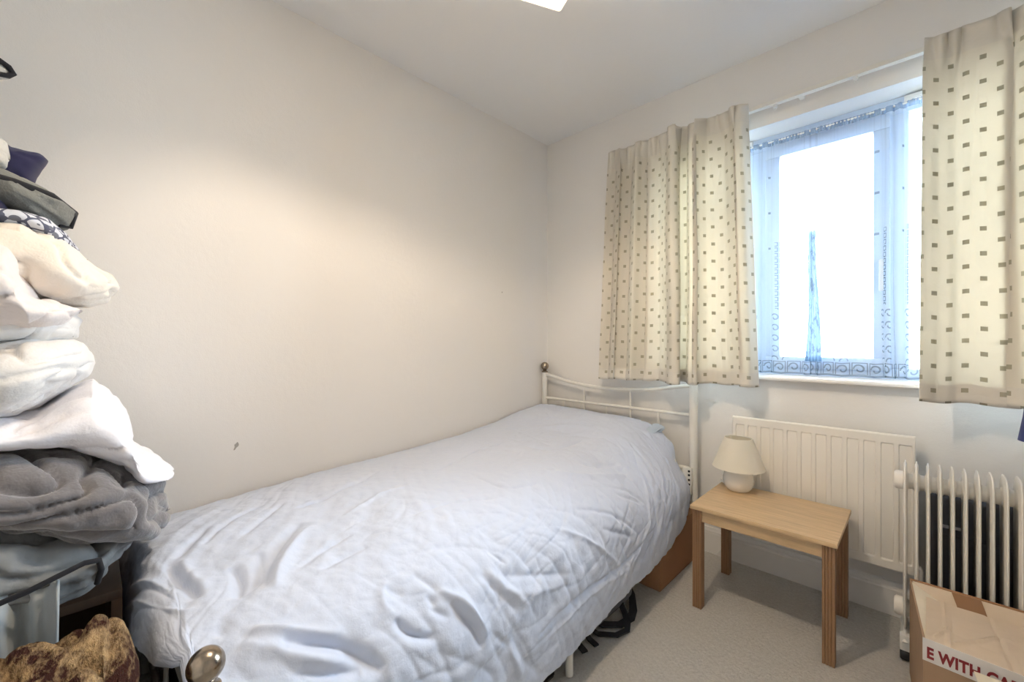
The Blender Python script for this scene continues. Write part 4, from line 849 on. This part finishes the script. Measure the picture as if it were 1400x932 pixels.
def duvet():
    NS, NTt = 420, 640
    P = duvet_base(NS, NTt); N = normals_grid(P)
    if N[NS // 3, NTt // 2, 2] < 0: N = -N
    S, T = np.meshgrid(np.linspace(0, 1, NS), np.linspace(0, 1, NTt), indexing='ij')
    LS, LT = 1.62, 2.30                                     # rough lengths in metres across and along
    A = np.stack([S * LS, T * LT], -1); D = np.zeros((NS, NTt))
    for amp, wid, pts in FOLDS:
        q = np.array(pts) * np.array([LS, LT]); 
        if len(q) > 2: q = _cr(q, np.linspace(0, 1, 18))
        tot = len(q) - 1; best = np.full(D.shape, 9.0); pos = np.zeros(D.shape)
        lo = q.min(0) - wid * 4; hi = q.max(0) + wid * 4
        i0, i1 = [int(np.clip(x / LS * (NS - 1), 0, NS - 1)) for x in (lo[0], hi[0])]; j0, j1 = [int(np.clip(x / LT * (NTt - 1), 0, NTt - 1)) for x in (lo[1], hi[1])]
        a = A[i0:i1 + 1, j0:j1 + 1]; b = np.full(a.shape[:2], 9.0); ps = np.zeros(a.shape[:2])
        for k in range(tot):
            d = q[k + 1] - q[k]; L2 = max((d * d).sum(), 1e-9); h = np.clip(((a - q[k]) * d).sum(-1) / L2, 0, 1)
            r = np.linalg.norm(a - q[k] - h[..., None] * d, axis=-1); mk = r < b; b = np.where(mk, r, b); ps = np.where(mk, (k + h) / tot, ps)
        w = wid * (1 + .25 * noise(np.stack([a[..., 0] * 14, a[..., 1] * 14, a[..., 0] * 0 + amp * 1e3], -1)))
        env = np.sin(np.clip(ps, 0, 1) * PI) ** .6 * .85 + .15
        near = .62 if q[:, 0].mean() > 1.04 and q[:, 1].mean() > 1.0 else 1.15
        D[i0:i1 + 1, j0:j1 + 1] += near * amp * env * np.exp(-(b / (w * .8)) ** 1.5)
    # soft long folds and crumple
    x, y = A[..., 0], A[..., 1]; wv = noise(np.stack([x * 3, y * 3, x * 0], -1)) * .9; z0 = np.zeros_like(x)
    dr = (x * .75 + y * .66); pr = (-x * .66 + y * .75)      # folds run mostly diagonally across the bed
    side = np.clip((S - .58) / .2, 0, 1); footz = np.clip((T - .80) / .1, 0, 1)
    f1 = ridge(np.stack([dr * 2.2 + wv, pr * 10 + wv * 2, z0 + 1], -1), 4); f2 = ridge(np.stack([dr * 9 + wv, pr * 3.2, z0 + 4], -1), 4); f3 = ridge(np.stack([x * 24 + wv * 2, y * 20, z0 + 8], -1), 5)
    msk = np.clip(noise(np.stack([x * 2.3, y * 2.3, z0 + 12], -1)) * 1.6 + .55, 0, 1)
    D += -.0022 * f1 * msk - .0016 * f2 * (1 - msk * .6) - .0007 * f3 + .006 * noise(np.stack([x * 4, y * 4, z0 + 2], -1)) + .0012 * noise(np.stack([x * 40, y * 40, z0], -1))
    lft = np.clip((T - .45) / .2, 0, 1) * (1 - side)
    D += lft * .0055 * noise(np.stack([x * 3.2 + wv, y * 13 - x * 4 + wv, z0 + 21], -1)) + lft * .0028 * noise(np.stack([x * 6 + wv, y * 30 - x * 12 + wv * 2, z0 + 23], -1))
    arc = np.clip((S - .5) / .2, 0, 1) * (1 - np.clip((T - .62) / .2, 0, 1)); ra = np.sqrt((x - .45) ** 2 * .8 + (y - 1.5) ** 2)
    D += arc * (.0045 * noise(np.stack([ra * 26 + wv, np.arctan2(y - 1.5, x - .45) * 2.5, z0 + 31], -1)) - .003 * ridge(np.stack([ra * 14 + wv * 2, np.arctan2(y - 1.5, x - .45) * 3, z0 + 33], -1), 4))
    D += .0022 * noise(np.stack([x * 9 + wv * 3, y * 26 + x * 9, z0 + 41], -1))
    D += side * (.006 * noise(np.stack([x * 2.2, y * 9 + wv * 2, z0 + 6], -1)) - .003 * ridge(np.stack([x * 3 + wv, y * 15 + x * 5, z0 + 7], -1), 3))
    D += footz * (1 - side) * (.012 * noise(np.stack([x * 11, y * 3, z0 + 16], -1)))
    D *= 1 - .75 * np.clip((T - .87) / .03, 0, 1) * np.clip((S - .30) / .25, 0, 1)
    near_wall = np.clip(P[..., 0] / .05, 0, 1); D = np.where(P[..., 0] < .05, np.maximum(D, -.004) * near_wall, D)
    G = P + N * D[..., None]; G[..., 0] = np.maximum(G[..., 0], .014)
    UP = G.reshape(-1, 3)
    m = MB().grid(G); o = m.build('duvet', M['duvet'], smooth=180)
    sm = o.modifiers.new('thickness', 'SOLIDIFY'); sm.thickness = .010; sm.offset = -1
    tag(o, 'crumpled pale blue duvet spread over the single bed', 'duvet')
duvet()

# ------------------------------------------------------------------ things under the bed
ub = empty('cardboard_box', (.80, -.35, 0)); O = local(ub); tag(ub, 'closed brown cardboard box under the head end of the bed', 'box')
MB().box(.60, 1.035, -.506, -.10, .002, .235, .003).build('carton', M['carddark'], ub, off=O)
MB().box(1.0352, 1.0362, -.506, -.10, .16, .20, 0).build('parcel_tape', M['browntape'], ub, off=O) if False else None
MB().box(.598, 1.036, -.33, -.27, .2352, .2362, 0).build('parcel_tape', M['browntape'], ub, off=O, smooth=0)
hb = empty('underbed_dark_block', (.5, -1.92, 0)); O = local(hb); tag(hb, 'black block added for the darkness under the foot end of the bed', 'bag')  # black mass added to stand in for the darkness under the bed
MB().box(.10, .95, -2.03, -1.78, .004, .285, .04, 4).build('bag_body', M['blackcloth'], hb, off=O); MB().tube([(.35, -1.90, .283), (.38, -1.90, .296), (.62, -1.90, .296), (.65, -1.90, .283)], .008, 8).build('handle', M['black'], hb, off=O)  # body and handle only shape the added dark mass
rk = empty('backpack', (.86, -.80, 0)); O = local(rk); tag(rk, 'black rucksack under the bed with straps looping onto the carpet', 'bag')
MB().box(.62, .985, -1.00, -.62, .004, .20, .05, 5).build('bag_body', M['suitcase'], rk, off=O)
def strap(pts, w, name='strap', mat='blackcloth'):
    P = [Vector(p) for p in pts]; V = []; F = []
    for i, p in enumerate(P):
        d = (P[min(i + 1, len(P) - 1)] - P[max(i - 1, 0)]).normalized(); s = d.cross(Vector((0, 0, 1))).normalized() * w / 2
        V += [p - s, p + s, p + s + Vector((0, 0, .005)), p - s + Vector((0, 0, .005))]
    for i in range(len(P) - 1):
        for k in range(4): F.append((i * 4 + k, i * 4 + (k + 1) % 4, i * 4 + 4 + (k + 1) % 4, i * 4 + 4 + k))
    F += [(0, 1, 2, 3), tuple(4 * (len(P) - 1) + k for k in (3, 2, 1, 0))]
    return MB().add(V, F).build(name, M[mat], rk, off=O, smooth=60)
strap([(.94, -.66, .12), (.985, -.655, .03), (1.015, -.70, .006), (1.032, -.75, .005), (1.020, -.81, .005), (.97, -.86, .006), (.93, -.90, .03)], .030)
strap([(.95, -.72, .06), (1.00, -.74, .008), (1.035, -.78, .005), (1.055, -.82, .006), (1.040, -.87, .006), (.99, -.91, .006), (.94, -.93, .03)], .022)
strap([(.95, -.95, .03), (.985, -.955, .006), (1.018, -.962, .005)], .020, 'strap_end')
strap([(.93, -.99, .03), (.965, -1.00, .006), (1.006, -1.015, .005)], .022, 'strap_end')
sb = empty('storage_bag', (.80, -1.35, 0)); O = local(sb); tag(sb, 'pale grey underbed storage bag with black edging behind the middle bed leg', 'storage bag')
MB().box(.52, .985, -1.72, -1.165, .004, .17, .02, 3).build('bag_body', M['palegrey'], sb, off=O)
MB().tube([(.525, -1.162, .008), (.982, -1.162, .008), (.988, -1.17, .008), (.988, -1.71, .008)], .006, 8).tube([(.987, -1.166, .008), (.987, -1.166, .165)], .005, 8).build('black_edging', M['blackcloth'], sb, off=O)


# ------------------------------------------------------------------ blue jacket hanging at the right edge
jk = empty('blue_jacket', (2.25, -.20, 1.3)); tag(jk, 'dark blue jacket on a hanger with its hem showing at the right edge', 'jacket'); O = local(jk)
def jacket():
    nu, nv = 80, 90; G = np.zeros((nu, nv, 3))
    zs = np.linspace(.668, 1.62, nu); cx = 2.30
    for i, z in enumerate(zs):
        k = (z - .668) / .952; hw = np.interp(k, [0, .06, .12, .5, .85, .95, 1.0], [.262, .255, .235, .205, .20, .10, .05]); hd = np.interp(k, [0, .5, .9, 1], [.055, .05, .04, .03])
        th = np.linspace(0, 2 * PI, nv, endpoint=False); r = 1 + .10 * np.sin(th * 7 + 1) * (1 - k) + .04 * np.sin(th * 13)
        G[i, :, 0] = cx + hw * np.cos(th) ; G[i, :, 1] = -.300 + hd * np.sin(th) * r; G[i, :, 2] = z + .012 * np.sin(th * 3)
    m = MB().grid(G, closed_v=True); m.build('body', M['blue'], jk, off=O, smooth=180)
    s = MB().tube([(2.17, -.30, 1.52), (2.12, -.31, 1.30), (2.09, -.32, 1.0), (2.065, -.325, .84), (2.058, -.325, .775)], [.055, .055, .048, .040, .042], 24); s.build('sleeve', M['blue'], jk, off=O, smooth=60)
    s = MB().tube([(2.43, -.30, 1.52), (2.50, -.31, 1.30), (2.54, -.32, 1.0), (2.55, -.325, .84), (2.56, -.325, .775)], [.055, .055, .048, .040, .042], 24); s.build('sleeve', M['blue'], jk, off=O, smooth=60)
    hg = MB().tube([(2.13, -.30, 1.56), (2.30, -.30, 1.635), (2.47, -.30, 1.56)], .007, 8).tube([(2.30, -.30, 1.635), (2.30, -.30, 1.70), (2.30, -.24, 1.95), (2.30, -.10, 2.10), (2.30, -.065, 2.140), (2.30, -.045, 2.147), (2.30, -.036, 2.135)], .002, 8)
    hg.build('hanger', M['chrome'], jk, off=O)
jacket()

# ------------------------------------------------------------------ ceiling light
e1 = Vector((-.484, -.875)); e2 = Vector((.904, -.428)); c0 = Vector((1.095, -1.260)); LS_ = .34; cc = c0 + (e1 + e2) * LS_ / 2; ang = math.atan2(e2.y, e2.x)
cl = empty('ceiling_light', (cc.x, cc.y, 2.4), ang); tag(cl, 'square pendant ceiling light with a pale shade glowing warm yellow', 'ceiling light')
h = LS_ / 2; rg = []
for (z, s) in ((-.22, .90), (-.32, .95), (-.40, 1.0), (-.4015, .995), (-.40, .985), (-.32, .935), (-.22, .885)):
    rg.append([(p[0], p[1], z) for p in rrect(0, 0, h * s, h * s, .006 * s)])
m = MB().grid(np.array(rg), closed_v=True); m.build('lamp_shade', M['glow'], cl, smooth=40)
MB().lathe([(0, -.0005), (.045, -.0005), (.045, -.012), (.030, -.030), (.010, -.036), (0, -.036)], (0, 0, 0), 32).build('ceiling_rose', M['plastic'], cl)
MB().tube([(0, 0, -.03), (0, 0, -.235)], .003, 8).build('cord', M['plastic'], cl)
MB().tube([(-h * .89, 0, -.222), (h * .89, 0, -.222)], .0015, 6).tube([(0, -h * .89, -.222), (0, h * .89, -.222)], .0015, 6).build('shade_carrier', M['plastic'], cl)
MB().lathe([(0, 0), (.014, 0), (.018, -.01), (.018, -.045), (0, -.045)], (0, 0, -.225), 20).build('lamp_holder', M['plastic'], cl)
MB().lathe([(.012, .0), (.012, -.008), (.020, -.018), (.024, -.03), (.018, -.046), (0, -.052)], (0, 0, -.27), 24).build('bulb', M['bulb'], cl)
ld = bpy.data.lights.new('ceiling_bulb_light', 'POINT'); ld.energy = 22; ld.color = (1, .82, .62); ld.shadow_soft_size = .028
lo = bpy.data.objects.new('ceiling_bulb_light', ld); lo.location = (cc.x, cc.y, 2.072); link(lo)

# plaster chip and specks on the left wall
ch = MB(); pts = [(.006 * math.cos(a) * (1 + .4 * math.sin(3 * a + 1)), .013 * math.sin(a) * (1 + .3 * math.sin(2 * a)) ) for a in np.linspace(0, 2 * PI, 22, endpoint=False)]
ch.prism([(-1.812 + p[0] + p[1] * .25, .672 + p[1]) for p in pts], 'x', -.0005, .0008); c_ = ch.build('trim_1', simple('grey scuff', (.36, .34, .31), .8), smooth=0); struct(c_)
for i, (yy, zz) in enumerate(((-.432, 1.36), (-2.20, 1.31))):
    s_ = MB().lathe([(.0028, 0), (.0028, .0012), (0, .0018)], (0.0, yy, zz), 12, 'x').build('trim_%d' % (i + 2), M['black']); struct(s_)

# ------------------------------------------------------------------ daylight, camera, view
wd = bpy.data.worlds.new('sky'); SC.world = wd; wd.use_nodes = True
b = wd.node_tree.nodes['Background']; b.inputs[1].default_value = 26
_t = wd.node_tree; _tc = _t.nodes.new('ShaderNodeTexCoord'); _sp = _t.nodes.new('ShaderNodeSeparateXYZ'); _cr_ = _t.nodes.new('ShaderNodeValToRGB')
_t.links.new(_tc.outputs['Generated'], _sp.inputs[0]); _mr = _t.nodes.new('ShaderNodeMapRange'); _mr.inputs[1].default_value = -.4; _mr.inputs[2].default_value = .6; _t.links.new(_sp.outputs[2], _mr.inputs[0])
_t.links.new(_mr.outputs[0], _cr_.inputs[0]); _t.links.new(_cr_.outputs[0], b.inputs[0]); _e = _cr_.color_ramp.elements
_e[0].position = .30; _e[0].color = (.42, .47, .52, 1); _e[1].position = .50; _e[1].color = (.72, .85, 1.0, 1)
pd = bpy.data.lights.new('window_portal', 'AREA'); pd.shape = 'RECTANGLE'; pd.size = WX1 - WX0; pd.size_y = WZ1 - WZ0; pd.cycles.is_portal = True
po = bpy.data.objects.new('window_portal', pd); po.location = ((WX0 + WX1) / 2, .30, (WZ0 + WZ1) / 2); po.rotation_euler = (-PI / 2, 0, 0); link(po)
cam = bpy.data.cameras.new('camera'); cam.sensor_width = 36; cam.lens = 36 * 566 / 1400; cam.clip_start = .01
co = bpy.data.objects.new('camera', cam); co.location = (1.813, -2.192, 1.063); co.rotation_euler = (PI / 2, 0, math.radians(44.466)); link(co); SC.camera = co
SC.view_settings.view_transform = 'Standard'; SC.view_settings.look = 'None'; SC.view_settings.gamma = 1; SC.view_settings.use_curve_mapping = False
SC.view_settings.exposure = 0.74
SC.cycles.max_bounces = 10; SC.cycles.diffuse_bounces = 6; SC.cycles.transparent_max_bounces = 16; SC.cycles.transmission_bounces = 8
SC.cycles.use_denoising = True; SC.cycles.sample_clamp_indirect = 8
SC.cycles.caustics_reflective = False; SC.cycles.caustics_refractive = False
